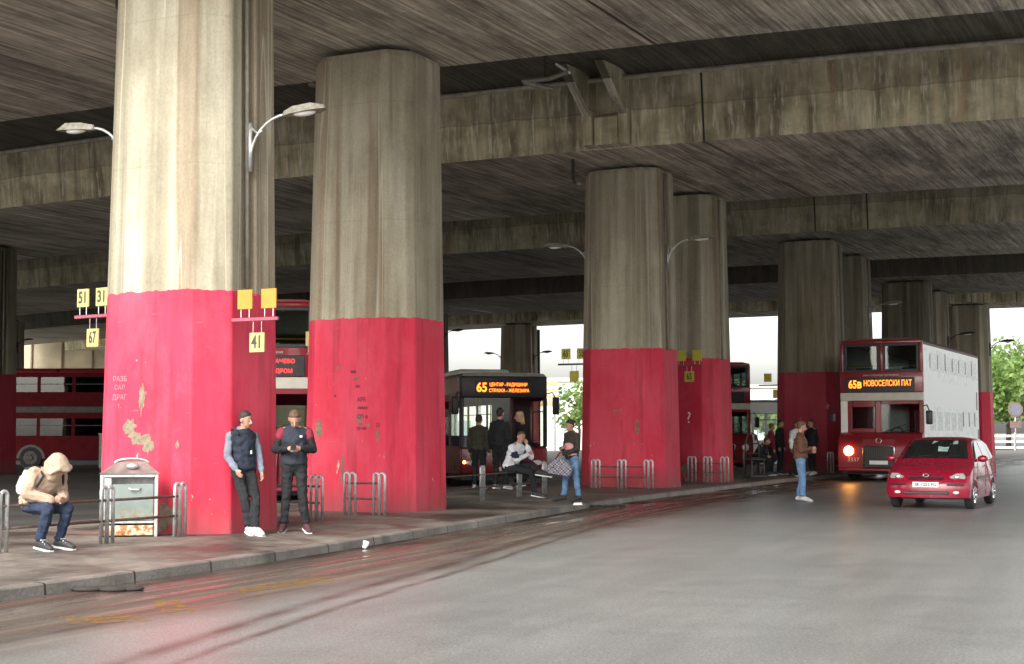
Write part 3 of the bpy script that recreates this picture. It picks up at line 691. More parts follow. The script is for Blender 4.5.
railing('railing in front of the third pier, right of the woman', [(2.05, 37.3), (2.68, 37.0), (3.32, 36.7)])
railing('railing in front of the fourth pier', [(4.98, 41.6), (5.4, 41.45), (5.85, 41.3)])
railing('railing beside the dark metal cart', [(8.2, 52.5), (8.9, 54.0), (9.6, 55.4)])
railing('railing behind the passengers near the oncoming bus', [(9.9, 50.4), (10.8, 50.6), (11.4, 50.8)])

# ------------------------------------------------------------ metal cabinet by the nearest pier
M_RUST = NT('rusty_sheet'); p_ = M_RUST.co(); rn = M_RUST.noise(p_, 9, 6, .65)
M_RUST.l(M_RUST.ramp(rn, [(.3, (.10, .035, .015)), (.47, (.36, .15, .05)), (.55, (.55, .46, .34)), (.7, (.58, .52, .42))]), M_RUST.b.inputs['Base Color']); M_RUST.b.inputs['Roughness'].default_value = .85; M_RUST = M_RUST.m
t = NT('pale_sheet'); p_ = t.co(); sp = t.n('ShaderNodeSeparateXYZ'); t.l(p_, sp.inputs[0])
low = t.math('MULTIPLY', t.ramp(t.math('ADD', sp.outputs['Z'], t.math('MULTIPLY', t.noise(p_, 7, 5), .5)), [(.42, 1.0), (.72, 0.0)]), .85)
c_ = t.mix(low, t.ramp(t.noise(p_, 3, 5), [(.3, (.15, .19, .18)), (.7, (.24, .28, .26))]), t.ramp(t.noise(p_, 14, 5), [(.4, (.20, .12, .06)), (.6, (.28, .27, .20))]))
t.l(c_, t.b.inputs['Base Color']); t.b.inputs['Roughness'].default_value = .45; M_PALEBLUE = t.m
cb = thing('metal_cabinet', 'weathered metal cabinet with sloping lid and rusty foot against the nearest pier', 'cabinet', (-5.18, 20.12, .15), rad(15)); cb.scale = (.92, .85, .90)
W2 = .41
m = MB(); m.bx(-W2, -W2+.05, -.25, .25, 0, .93, .006); m.bx(W2-.05, W2, -.25, .25, 0, .93, .006); m.bx(-W2+.052, W2-.052, -.25, .25, .885, .93, .005); m.bx(-W2+.052, W2-.052, -.22, .22, .20, .235, .004); m.bx(-W2+.052, W2-.052, .2, .24, .02, .885, .002)
m.build('frame', M_STEEL, cb)
m = MB(); m.bx(-W2+.052, -W2+.16, -.235, -.21, .24, .88, .004); m.build('side_stile', M_STEEL, cb)
m = MB(); m.bx(-W2+.165, W2-.06, -.22, -.19, .24, .78, .012); m.build('door', M_PALEBLUE, cb)
m = MB(); m.tube([(-.0, -.225, .72), (.03, -.26, .70), (.13, -.26, .70), (.16, -.225, .72)], .012, 6); m.build('handle', M_STEEL, cb)
m = MB(); m.bx(-W2+.06, W2-.06, -.235, .18, .02, .17, .01); m.build('foot_panel', M_RUST, cb)
m = MB(); m.prism([(-W2-.02, -.27, .935), (W2+.02, -.27, .935), (.2, -.1, 1.13), (-.14, -.1, 1.13)], (0, .30, 0)); m.build('sloping_lid', simple('red_stained_lid', (.20, .145, .135), .7, .2, .5, 5), cb)
m = MB(); pts = []
for k in range(13):
    th = math.pi*k/12; pts.append((.03+.24*math.cos(th), -.12, 1.09+.07*math.sin(th)))
m.tube(pts, .018, 8); m.build('lid_rim', M_STEEL, cb, smooth=True)
m = MB(); m.ell((.04, -.235, 1.05), (.09, .035, .045)); m.build('lid_badge', M_STEEL, cb, smooth=True)

# ------------------------------------------------------------ litter
m = MB(); q = G(364, 549, 0); m.tube([q+Vector((0, 0, .01)), q+Vector((.02, .01, .05)), q+Vector((.03, .02, .10))], [.028, .038, .045], 10); tag(m.build('crushed_cup', M_WHITE, smooth=True), 'crumpled white cup lying on the wet road below the second pier', 'litter')
m = MB(); q = G(578, 503.5, .155); m.hull([q+Vector(v) for v in ((-.10, -.03, -.03), (.09, -.04, -.03), (.10, .06, -.03), (-.08, .07, -.03), (-.08, 0, .015), (.07, .02, .02))]); tag(m.build('paper_scrap', M_WHITE), 'white paper scrap on the pavement by the woman\'s feet', 'litter')
m = MB(); q = G(605, 508, 0)
for k in range(5): m.ell(q+Vector((.16*k-.3, .05*(k % 2), .04)), (.09, .06, .03), sub=2)
tag(m.build('mud_clump', simple('wet_dirt', (.022, .02, .017), .9), smooth=True), 'row of dark clumps lying against the kerb', 'debris')
m = MB(); q = G(108, 591, 0)
for k in range(4): m.ell(q+Vector((.13*k-.2, .05*(k % 2), .02)), (.16, .10, .03), sub=2)
tag(m.build('mud_clump', simple('mud', (.035, .03, .026), .95), smooth=True), 'dark mud heap against the near end of the kerb', 'debris')

# ------------------------------------------------------------ vehicles
def wheel(parent, x, y, r=.48, w_=.28, side=1, hub=M_STEEL):
    m = MB(); m.tube([(x-w_/2, y, r), (x-w_/2+.03, y, r), (x+w_/2-.03, y, r), (x+w_/2, y, r)], [r-.03, r, r, r-.03], 28)
    wl = m.build('wheel', M_RUBBER, parent, smooth='auto')
    m = MB(); xo = x+side*(w_/2); m.tube([(xo-side*.01, y, r), (xo+side*.012, y, r)], [r*.66, r*.6], 24); m.tube([(xo+side*.012, y, r), (xo+side*.05, y, r)], [r*.25, r*.2], 12)
    for k in range(7):
        th = 2*math.pi*k/7; c, s = math.cos(th), math.sin(th)
        m.box((xo+side*.016, y+c*r*.42, r+s*r*.42), (.02, r*.36, .06), Matrix.Rotation(th, 3, 'X'), .004)
    m.build('rim', hub, wl, smooth='auto')
def band(m, x0, x1, z0, z1, y0=0, y1=.06, bev=.02): m.bx(x0, x1, y0, y1, z0, z1, bev, 2)
M_SEAT = simple('blue_seat_fabric', (.05, .07, .14), .9); M_POLE = simple('yellow_pole', (.6, .45, .05), .4)
def shell(root, L, W, z0, z1, wins, body, name='side_panel', y_in=.25, glass=M_GLASS, pillars=None, doors=None):
    """two hollow sides between z0,z1 with a window band wins=(za,zb); window pitch pillars"""
    za, zb = wins
    for sx in (-1, 1):
        x0, x1 = sorted((sx*W/2, sx*(W/2-.06)))
        m = MB(); m.bx(x0, x1, y_in, L, z0, za, .012); m.bx(x0, x1, y_in, L, zb, z1, .012)
        n = pillars or 7; pit = (L-y_in)/n
        for k in range(n+1):
            yy = y_in+k*pit; m.bx(x0+.003, x1-.003, max(y_in, yy-.07), min(L, yy+.07), za-.01, zb+.01, .004)
        m.build(name, body, root)
        m = MB(); xi = sx*(W/2-.065); m.bx(xi-.004, xi+.004, y_in+.02, L-.02, z0+.02, za-.01); m.bx(xi-.004, xi+.004, y_in+.02, L-.02, zb+.01, z1-.01)
        m.build('lining', M_DARKIN, root)
        for k in range(n):
            g = MB(); g.bx(sx*(W/2-.02)-.004, sx*(W/2-.02)+.004, y_in+k*pit+.07, y_in+(k+1)*pit-.07, za, zb)
            gg = g.build('side_window', glass, root)
            g = MB(); g.bx(sx*(W/2-.02)-.012, sx*(W/2-.02)+.012, y_in+k*pit+.07, y_in+(k+1)*pit-.07, zb-.32, zb-.29); g.build('vent_bar', M_BLACK, gg)
def seats(root, y0, y1, z, W, pitch=.85):
    n = int((y1-y0)/pitch)
    for k in range(n):
        y = y0+k*pitch
        for sx in (-1, 1):
            m = MB(); m.bx(sx*(W/2-.55)-.42, sx*(W/2-.55)+.42, y, y+.42, z+.38, z+.48, .03); m.bx(sx*(W/2-.55)-.42, sx*(W/2-.55)+.42, y+.40, y+.48, z+.42, z+1.05, .03)
            m.bx(sx*(W/2-.55)-.3, sx*(W/2-.55)+.3, y+.1, y+.35, z, z+.38)
            m.build('seat_row', M_SEAT, root)
def mirror(root, x, y, z, side, h=.42):
    m = MB(); m.tube([(x-side*.05, y+.15, z+.35), (x+side*.12, y-.12, z+.38), (x+side*.2, y-.18, z+.2)], .018, 6); a = m.build('mirror', M_BLACK, root, smooth=True)
    m = MB(); m.bx(x+side*.2-.1, x+side*.2+.1, y-.24, y-.14, z-h/2, z+h/2, .04, 3); m.build('mirror_housing', M_BLACK, a, smooth='auto')
def double_decker(label, loc, rz, L=10.4, led=('65в', 'НОВОСЕЛСКИ ПАТ 1'), ledmat=None, wrap=False, lit=False, front=True, shaded_paint=None):
    W, H = 2.55, 4.4; R = thing('double_decker_bus', label, 'bus', loc, rz, 'red double decker buses')
    body = shaded_paint or M_BUSRED; side = M_BUSWHITE if wrap else body; gl_ = M_DGLASS if shaded_paint else M_GLASS
    # roof with rounded shoulders
    m = MB(); prof = [(-W/2, 4.18), (-W/2+.03, 4.28), (-W/2+.12, 4.36), (-W/2+.3, 4.4), (W/2-.3, 4.4), (W/2-.12, 4.36), (W/2-.03, 4.28), (W/2, 4.18)]
    m.prism([(x, .1, z) for x, z in prof], (0, L-.1, 0)); m.build('roof', M_BUSRED if not wrap else simple('roof_dark', (.10, .05, .05), .5), R)
    if wrap:
        t = NT('white_advert_film'); p_ = t.co(); sp = t.n('ShaderNodeSeparateXYZ'); t.l(p_, sp.inputs[0])
        vo = t.n('ShaderNodeTexVoronoi', feature='DISTANCE_TO_EDGE'); vo.inputs['Scale'].default_value = 1.5; t.l(p_, vo.inputs['Vector'])
        ln = t.ramp(vo.outputs['Distance'], [(.02, 1.0), (.06, 0.0)])
        zone = t.math('MAXIMUM', t.math('MULTIPLY', t.math('GREATER_THAN', sp.outputs['Z'], 3.1), t.math('LESS_THAN', sp.outputs['Z'], 4.1)), t.math('MULTIPLY', t.math('GREATER_THAN', sp.outputs['Z'], 1.35), t.math('LESS_THAN', sp.outputs['Z'], 2.3)))
        c = t.mix(t.math('MULTIPLY', t.math('MULTIPLY', ln, zone), .45), (.90, .91, .90), (.40, .52, .50))
        lowr = t.math('MULTIPLY', t.math('LESS_THAN', sp.outputs['Z'], 1.25), t.math('LESS_THAN', sp.outputs['Y'], 3.0))
        c = t.mix(t.math('MULTIPLY', lowr, .4), c, (.75, .25, .22))
        t.l(c, t.b.inputs['Base Color']); t.b.inputs['Roughness'].default_value = .3; side = t.m
        for sx in (-1, 1):
            m = MB(); x0, x1 = sorted((sx*W/2, sx*(W/2-.06))); m.bx(x0, x1, .12, L, .4, 4.2, .012); sp_ = m.build('side_panel', side, R)
            sl_ = [(1.1+k*1.3, 1.17+k*1.3+(.05 if k in (2, 3, 6) else 0), 3.5, 4.05 if k in (2, 6) else 3.95) for k in range(7)]+[(2.2+k*1.2, 2.36+k*1.2, 1.7, 2.2) for k in (4, 5, 6)]+[(L-.5, L-.3, 2.3, 2.95), (L-.3, L-.1, .8, 1.6)]
            for y0, y1, z0, z1 in sl_: m = MB(); m.bx(sx*W/2-.004, sx*W/2+.006, y0, y1, z0, z1); m.build('window_slit', M_BLACK, R)
            for y0, y1, z0, z1 in [(1.25+k*1.3, 2.25+k*1.3, 3.42, 3.98) for k in range(7)]+[(1.0+k*1.25, 1.95+k*1.25, 1.55, 2.15) for k in range(5)]:
                m = MB(); m.bx(sx*W/2-.003, sx*W/2+.004, y0, y1, z0, z1); m.build('covered_window', simple('film_over_glass', (.66, .70, .68), .25, 0, .12, 3), R)
    else:
        shell(R, L, W, 2.72, 4.2, (3.35, 4.0), body, y_in=.12, glass=gl_); shell(R, L, W, .4, 2.45, (1.45, 2.2), body, y_in=.12, glass=gl_)
        m = MB()
        for sx in (-1, 1): m.bx(*sorted((sx*W/2+sx*.004, sx*(W/2-.05))), .14, L-.02, 2.452, 2.718, .01)
        m.build('waist_band', M_CREAM if not shaded_paint else simple('shaded_cream_band', (.085, .078, .066), .7), R)  # darker copy of the cream band, shade put into its colour
    seats(R, 1.2, L-.8, 2.5, W); seats(R, 2.5, L-.8, .45, W)
    m = MB(); m.bx(-W/2+.07, W/2-.07, .25, L-.07, 2.46, 2.52); m.build('upper_floor', M_DARKIN, R)
    m = MB(); m.bx(-W/2+.07, W/2-.07, .12, L-.07, .36, .45); m.build('lower_floor', M_DARKIN, R)
    # rear
    m = MB(); m.bx(-W/2+.002, W/2-.002, L, L+.06, .4, 1.5, .02); m.bx(-W/2+.002, W/2-.002, L, L+.06, 2.3, 3.3, .02); m.bx(-W/2+.002, W/2-.002, L, L+.06, 4.05, 4.35, .02)
    for sx in (-1, 1):
        for z in (1.4, 3.2): m.bx(sx*(W/2-.13)-.125, sx*(W/2-.13)+.125, L+.001, L+.058, z, z+1.0)
    m.build('rear_panel', body, R)
    for z0, z1 in ((1.5, 2.3), (3.3, 4.05)):
        m = MB(); m.bx(-W/2+.26, W/2-.26, L+.02, L+.03, z0, z1); m.build('rear_window', M_CLEARG, R)
    # upper front: two deep windows in a rounded red surround
    m = MB()
    m.bx(-W/2+.02, W/2-.02, 0, .1, 4.21, 4.35, .045, 3); m.bx(-W/2+.004, -W/2+.13, .005, .13, 3.3, 4.27, .04, 3); m.bx(W/2-.13, W/2-.004, .005, .13, 3.3, 4.27, .04, 3)
    m.bx(-.06, .06, .004, .11, 3.35, 4.25, .02, 2); m.bx(-W/2, W/2, .0, .12, 2.72, 3.38, .03, 3)
    m.build('upper_front', body, R, smooth='auto')
    for sx in (-1, 1):
        m = MB(); x0, x1 = sorted((sx*.055, sx*(W/2-.125)))
        m.bx(x0, x1, -.008, .05, 3.36, 3.44, .01); m.bx(x0, x1, -.008, .05, 4.15, 4.23, .01); m.bx(x0, x0+.075, -.006, .052, 3.38, 4.21, .01); m.bx(x1-.075, x1, -.006, .052, 3.38, 4.21, .01)
        fr = m.build('upper_window', M_BLACK, R)
        m = MB(); m.bx(x0+.03, x1-.03, .035, .043, 3.4, 4.18); m.build('pane', M_GLASS, fr)
        m = MB(); m.tube([(x0+.05, .16, 3.55), (x1-.05, .16, 3.55)], .018, 6); m.build('grab_rail', M_POLE, fr)
    m = MB(); m.bx(-W/2+.003, W/2-.003, -.012, .10, 2.47, 2.722, .02); m.build('front_band', M_CREAM, R)
    m = MB(); m.bx(-1.12, 1.02, -.02, .03, 2.735, 3.19, .012); ds = m.build('destination_display', M_BLACK, R)
    lm = ledmat or M_LEDO
    if led:
        if led[0]: text(led[0], .34, lm, ds, 'route_number', (-.80, -.024, 2.97), w=.40, ext=.002, bold=.008)
        text(led[1], .25 if len(led) == 2 else .12, lm, ds, 'route_name', (.20, -.024, 3.0 if len(led) == 2 else 3.06), w=1.46 if len(led) == 2 else 1.2, ext=.002, bold=.001)
        if len(led) > 2: text(led[2], .12, lm, ds, 'route_name', (.20, -.024, 2.85), w=1.1, ext=.002, bold=.001)
    text('јавно сообраќајно претпријатие', .085, M_CREAM, R, 'lettering', (0, -.004, 3.26), w=1.1, ext=.002)
    # lower front
    m = MB(); m.bx(-W/2+.003, -W/2+.22, 0, .1, 1.35, 2.468, .02); m.build('front_corner_post', M_WHITE if wrap else M_CREAM, R)
    m = MB(); m.bx(W/2-.14, W/2-.003, 0, .1, 1.35, 2.468, .02); m.bx(-W/2+.222, -.92, .02, .1, 1.3, 2.465, .01); m.bx(-.2, -.02, 0, .12, 1.35, 2.465, .02); m.bx(-.9, -.21, .02, .1, 2.28, 2.466, .01); m.bx(-.9, -.21, .02, .1, 1.35, 1.62, .01); m.bx(0, W/2-.15, .0, .1, 2.36, 2.467, .01)
    m.build('front_frame', body, R)
    m = MB(); m.bx(-.92, -.21, .05, .06, 1.6, 2.3); m.build('nearside_window', M_DGLASS, R)
    m = MB(); m.bx(-.02, W/2-.13, .03, .04, 1.5, 2.37); ws = m.build('windscreen', M_GLASS, R)
    m = MB(); m.tube([(.1, .0, 1.52), (.75, -.01, 1.75)], .012, 5); m.tube([(.55, .0, 1.5), (1.1, -.01, 1.62)], .012, 5); m.build('wiper', M_BLACK, ws)
    m = MB(); m.tube([(.35+.2*math.cos(k*math.pi/8), .55, 1.45+.2*math.sin(k*math.pi/8)) for k in range(17)], .018, 6); m.build('steering_wheel', M_BLACK, R)
    # bonnet with round shoulders, wings over the wheels
    def wing(x0, x1):
        q = []
        for k in range(9):
            th = math.pi/2*k/8; q.append((-.42*math.cos(th)+.02, .95+.55*math.sin(th)))
        q += [(.1, 1.5), (.1, .42), (-.40, .42)]
        mm = MB(); mm.prism([(x0, y, z) for y, z in q], (x1-x0, 0, 0)); return mm
    o = wing(-W/2+.01, -.50).build('front_wing', body, R, smooth='auto'); o = wing(.50, W/2-.01).build('front_wing', body, R, smooth='auto')
    m = MB(); q = [(-.47, .46), (-.50, 1.0), (-.44, 1.28), (-.26, 1.46), (.1, 1.52), (.1, .46)]; m.prism([(-.497, y, z) for y, z in q], (.994, 0, 0)); m.build('bonnet', body, R)
    m = MB(); m.bx(-.46, .46, -.52, -.485, .42, 1.06, .02); gr = m.build('radiator_grille', M_BLACK, R)
    m = MB()
    for k in range(13): m.bx(-.41+k*.068, -.40+k*.068, -.532, -.518, .46, 1.0)
    m.build('grille_bar', M_DKMETAL, gr)
    m = MB(); m.tube([(-.47, -.515, .45), (-.47, -.515, 1.03), (-.43, -.515, 1.08), (.43, -.515, 1.08), (.47, -.515, 1.03), (.47, -.515, .45)], .018, 8); m.build('chrome_surround', M_SILVER, gr, smooth=True)
    m = MB(); m.tube([(-.0+.08*math.cos(k*math.pi/8), -.5, 1.24+.08*math.sin(k*math.pi/8)) for k in range(17)], .01, 6); m.build('emblem', M_SILVER, R)
    m = MB(); m.bx(-.28, .28, -.545, -.53, .52, .64, .004); pl = m.build('number_plate', M_WHITE, R)
    for sx in (-1, 1):
        m = MB(); m.tube([(sx*.93, -.36, .93), (sx*.93, -.44, .93)], [.15, .135], 18); hl = m.build('headlight', M_SILVER, R, smooth='auto')
        m = MB(); m.ell((sx*.93, -.44, .93), (.15, .045, .15)); m.build('lens', M_LAMPON if lit and sx < 0 else M_LENS, hl, smooth=True)
    if wrap: text('3337', .16, M_CREAM, R, 'fleet_number', (-.80, -.405, .66), w=.36, ext=.002)
    m = MB(); m.bx(-W/2+.01, W/2-.01, -.40, .05, .30, .42, .03); m.build('bumper', body, R)
    m = MB(); m.bx(-W/2+.1, W/2-.1, .3, L-.2, .2, .38); m.build('underframe', M_BLACK, R)
    for y in (1.3, L-2.6):
        for sx in (-1, 1):
            m = MB(); m.prism([(sx*(W/2-.30), y+.6*math.cos(math.pi*k/14), .46+.6*math.sin(math.pi*k/14)) for k in range(15)], (sx*.312, 0, 0)); m.build('wheel_arch', M_BLACK, R)
            wheel(R, sx*(W/2-.125), y, .49, .29, sx, M_DKMETAL)
    mirror(R, W/2, 0, 1.95, 1); mirror(R, -W/2, 0, 1.95, -1, .3)
    return R
b1 = double_decker('oncoming double decker with white advert side and glowing headlight', (11.72, 47.0, 0), ROWA, 10.4, ('65в', 'НОВОСЕЛСКИ ПАТ'), M_LEDO, True, True); b1.scale = (1.03, 1, 1.03)
b2 = double_decker('double decker with a red destination display, glimpsed between the two near piers', (-5.45, 31.6, 0), rad(4), 10, ('41', 'ЦЕНТАР - ДРАЧЕВО', 'ПРЕКУ АЕРОДРОМ'), M_LEDR)
b3 = double_decker('red double decker parked broadside at the far left', (-21.5, 63.6, 0), rad(-90), 10.4, ('22', 'ЦЕНТАР'), M_LEDO, shaded_paint=simple('shaded_bus_red', (.105, .007, .011), .8, 0, .2, 3, .03, Specular_IOR_Level=.15))  # bus red darkened to stand in for the shade under the decks
b3.scale = (1, 1, .965)
b4 = double_decker('double decker of which only the right front corner shows past the fourth pier', (8.45, 60.2, 0), rad(5), 10, None)

def single_deck(label, loc, rz, L=12, body=M_BUSRED, top=M_BLACK, led=('65', 'ЦЕНТАР - РАДИШАНИ', 'СТРАЖА - ЖЕЛЕЗАРА'), H=3.25, interior=True):
    W = 2.55; R = thing('single_deck_bus', label, 'bus', loc, rz, 'single deck buses')
    shell(R, L, W, .35, H-.12, (1.15, 2.45), body if top is not M_BLACK else body, y_in=.12, pillars=8, glass=M_CLEARG)
    m = MB(); m.prism([(x, .03, z) for x, z in [(-W/2, H-.13), (-W/2+.1, H-.03), (-W/2+.4, H), (W/2-.4, H), (W/2-.1, H-.03), (W/2, H-.13)]], (0, L-.03, 0)); m.build('roof', simple('roof_grey', (.25, .25, .23), .5), R)
    m = MB(); m.bx(-W/2+.5, W/2-.5, 2.5, 5, H, H+.2, .06); m.build('roof_unit', M_CREAM, R)
    m = MB(); m.bx(-W/2, W/2, 0, .12, 2.52, H-.10, .05, 3); m.bx(-W/2, -W/2+.10, .002, .14, 1.12, 2.53, .02); m.bx(W/2-.10, W/2, .002, .14, 1.12, 2.53, .02); m.build('front_surround', top, R, smooth='auto')
    m = MB(); m.bx(-W/2+.001, W/2-.001, -.03, .12, .36, 1.12, .06, 3); m.build('front_panel', body, R, smooth='auto')
    m = MB(); m.bx(-W/2+.1, W/2-.1, .03, .04, 1.12, 2.53); ws = m.build('windscreen', M_CLEARG, R)
    m = MB(); m.tube([(-.9, .0, 1.16), (.0, -.01, 1.35)], .013, 5); m.tube([(.1, .0, 1.16), (.95, -.01, 1.33)], .013, 5); m.build('wiper', M_BLACK, ws)
    m = MB(); m.bx(-.85, .8, -.012, .02, 2.62, 3.0, .01); ds = m.build('destination_display', M_BLACK, R)
    if led:
        text(led[0], .36, M_LEDO, ds, 'route_number', (-.66, -.016, 2.81), w=.30, ext=.002, bold=.008)
        text(led[1], .135, M_LEDO, ds, 'route_name', (.12, -.016, 2.90), w=1.10, ext=.002, bold=.001); text(led[2], .13, M_LEDO, ds, 'route_name', (.14, -.016, 2.73), w=1.18, ext=.002, bold=.001)
    for sx in (-1, 1):
        m = MB(); m.ell((sx*.95, -.035, .68), (.17, .03, .075)); m.build('headlight', M_LENS, R, smooth=True)
        m = MB(); m.ell((sx*1.17, -.03, .70), (.045, .03, .045)); m.build('indicator', emis('indicator_glow', (1, .35, .08), 6) if sx < 0 and led else M_POLE, R, smooth=True)
    m = MB(); m.bx(-.28, .28, -.045, -.03, .45, .56, .004); m.build('number_plate', M_WHITE, R)
    m = MB(); m.bx(-W/2+.07, W/2-.07, .12, L-.07, .32, .38); m.build('floor', M_DARKIN, R)
    m = MB(); m.bx(-.05, W/2-.12, .3, .9, .9, 1.25, .08); m.bx(-.02, -.0, .3, 1.4, .4, 2.2); m.build('driver_desk', M_DARKIN, R)
    m = MB(); m.bx(-W/2+.002, W/2-.002, L, L+.06, .4, 1.4, .02); m.bx(-W/2+.002, W/2-.002, L, L+.06, 2.4, H-.1, .02); m.build('rear_panel', body, R)
    m = MB(); m.bx(-W/2+.1, W/2-.1, L+.02, L+.03, 1.4, 2.4); m.build('rear_window', M_GLASS, R)
    seats(R, 3.4, L-.6, .38, W, 1.1)
    m = MB(); m.bx(-.02, W/2-.12, 1.45, 1.5, .4, 2.6); m.build('cab_screen', M_DARKIN, R)
    for y in (1.6, 3.2, 5.2, 7.4):
        for sx in (-.35, .35):
            m = MB(); m.tube([(sx, y, .38), (sx, y, H-.2)], .017, 6); m.build('grab_pole', M_POLE, R)
    m = MB(); m.bx(-W/2+.1, W/2-.1, .3, L-.2, .2, .31); m.build('underframe', M_BLACK, R)
    for y in (2.7, L-3.3):
        for sx in (-1, 1):
            m = MB(); m.prism([(sx*(W/2-.30), y+.58*math.cos(math.pi*k/14), .46+.58*math.sin(math.pi*k/14)) for k in range(15)], (sx*.312, 0, 0)); m.build('wheel_arch', M_BLACK, R)
            wheel(R, sx*(W/2-.125), y, .48, .29, sx, M_DKMETAL)
    mirror(R, W/2, 0, 2.3, 1, .5); mirror(R, -W/2, 0, 2.3, -1, .5)
    return R
single_deck('single deck bus on route 65 with black front and red skirt, passengers queuing before it', (-.22, 42.3, 0), rad(14), 12)
single_deck('white single deck bus standing broadside behind the fourth and fifth piers', (4.5, 71.5, 0), rad(-84), 11, M_BUSWHITE, M_BLACK, None, 3.1)

# ------------------------------------------------------------ hatchback car
def hatchback(label, loc, rz):
    R = thing('hatchback_car', label, 'car', loc, rz); W = .83; L = 3.81
    # side outline: y from nose, z up; arches cut in
    def arch(yc, r, n=9): return [(yc+r*math.cos(math.pi*k/(n-1)), .27+r*math.sin(math.pi*k/(n-1))*1.0) for k in range(n)]
    low = [(.03, .24), (.34, .20)]+[(y, z) for y, z in reversed(arch(.74, .345))][0:]
    low += [(1.12, .20), (2.76, .20)]+[(y, z) for y, z in reversed(arch(3.14, .345))]+[(3.6, .24), (3.79, .34)]
    top_ = [(3.81, .62), (3.78, .92), (3.70, 1.06), (3.50, 1.34), (3.38, 1.43), (3.0, 1.475), (2.35, 1.49), (1.85, 1.475), (1.62, 1.43), (1.35, 1.30), (.90, 1.02), (.80, .965), (.55, .90), (.28, .80), (.12, .70), (.02, .56), (.0, .40)]
    out = low+top_
    def warp(x, y, z):
        u = abs(x)/W
        yy = y+(.20*u**3.2)*max(0, 1-y/.9)-(.16*u**3)*max(0, (y-3.1)/.7)
        k = 1.0
        if z > .92: k = 1-.27*(z-.92)/.57
        if z < .4: k = 1-.03*(.4-z)/.2
        if z > .92: yy += .06*u*u*(z-.92)/.5 if y < 2 else -.06*u*u*(z-.92)/.5
        zz = z-.045*u**4*(1 if z > .6 else 0)
        return Vector((x*k, yy, zz))
    xs = [-W, -W*.97, -W*.86, -W*.6, -W*.3, 0, W*.3, W*.6, W*.86, W*.97, W]
    def infl(x): return 1 if abs(x) < W*.9 else (.985 if abs(x) < W*.99 else .955)
    m = MB(); bm = m.bm; rings = []
    cy, cz = 1.9, .8
    for x in xs:
        k = infl(x); r_ = []
        for y, z in out:
            if z > .45: yy, zz = cy+(y-cy)*k, cz+(z-cz)*k
            else: yy, zz = y, z
            r_.append(bm.verts.new(warp(x, yy, zz)))
        rings.append(r_)
    n = len(out)
    for a, b in zip(rings, rings[1:]):
        for i in range(n): bm.faces.new((a[i], a[(i+1) % n], b[(i+1) % n], b[i]))
    bm.faces.new(rings[0][::-1]); bm.faces.new(rings[-1])
    bmesh.ops.triangulate(bm, faces=[f for f in bm.faces if len(f.verts) > 4])
    body = m.build('body', M_CARRED, R, smooth=True); body.data.set_sharp_from_angle(angle=rad(38))
    def panel(segs, x0, x1, off, name, mat, parent=R, nx=8, taper=0.0):
        """patch following outline points segs [(y,z)...] between x0..x1, pushed outward"""
        mm = MB(); rows = []
        for j, (y, z) in enumerate(segs):
            a, b = segs[max(j-1, 0)], segs[min(j+1, len(segs)-1)]
            d = Vector((b[0]-a[0], b[1]-a[1])); nrm = Vector((-d.y, d.x)).normalized()
            if nrm.y < 0 and abs(nrm.y) > .05: nrm = -nrm
            if abs(nrm.y) <= .05: nrm = Vector((-1 if y < 1.9 else 1, 0))
            kx = 1-taper*j/(len(segs)-1)
            rows.append([mm.bm.verts.new(warp((x0+(x1-x0)*i/nx)*kx, y+nrm.x*off, z+nrm.y*off)) for i in range(nx+1)])
        for a, b in zip(rows, rows[1:]):
            for i in range(nx): mm.bm.faces.new((a[i], a[i+1], b[i+1], b[i]))
        return mm.build(name, mat, parent, smooth=True, fix=False)
    t = NT('car_glass'); t.set(Base_Color=(.012, .014, .015), Roughness=.04); t.b.inputs['Specular IOR Level'].default_value = .8; MG = t.m
    ws = panel([(.93, 1.045), (1.14, 1.175), (1.35, 1.305), (1.60, 1.42)], -W*.87, W*.87, .008, 'windscreen', MG, taper=.0)
    # rear window light painted onto the screen as a pale patch round two headrests, rear view mirror
    m = MB()
    m.bx(-.02, .0, 0, 0.01, 0, .01); m.bm.clear()
    def on_ws(x, v, off): 
        y = .93+(1.60-.93)*v; z = 1.045+(1.42-1.045)*v+.02*math.sin(math.pi*v); nrm = Vector((-.49, .87)); return warp(x, y+nrm.x*off, z+nrm.y*off)
    lite = simple('painted_rear_light', (.36, .50, .47), .3)
    def patch(pts, name, mat, off=.012):
        mm = MB(); mm.bm.faces.new([mm.bm.verts.new(on_ws(x, v, off)) for x, v in pts]); return mm.build(name, mat, ws, fix=False)
    patch([(-.14, .90), (-.17, .66), (.02, .62), (.05, .30), (.27, .28), (.31, .68), (.50, .72), (.50, .93)], 'painted_rear_window', lite)
    patch([(-.02, .86), (-.03, .80), (.13, .79), (.14, .85)], 'rear_view_mirror', M_BLACK, .015)
    m = MB(); m.tube([on_ws(-.55, .0, .02), on_ws(-.05, .09, .02)], .008, 5); m.tube([on_ws(.05, .0, .02), on_ws(.55, .09, .02)], .008, 5); m.build('wiper', M_BLACK, ws)
    panel([(3.47, 1.37), (3.62, 1.20), (3.715, 1.045)], -W*.82, W*.82, .008, 'rear_window', MG)
    for sx in (-1, 1):
        for pts in ([(1.22, 1.0), (2.13, 1.0), (2.11, 1.40), (1.86, 1.405), (1.66, 1.35), (1.40, 1.19)], [(2.21, 1.0), (2.95, 1.0), (2.93, 1.38), (2.20, 1.40)], [(3.02, 1.0), (3.42, 1.04), (3.30, 1.32), (3.0, 1.37)]):
            mm = MB(); v = []
            for y, z in pts:
                p = warp(sx*W, y, z); p.x = sx*(W*(1-.27*(z-.92)/.57)+.012); p.z = z; v.append(mm.bm.verts.new(p))
            mm.bm.faces.new(v); mm.build('side_window', MG, R)
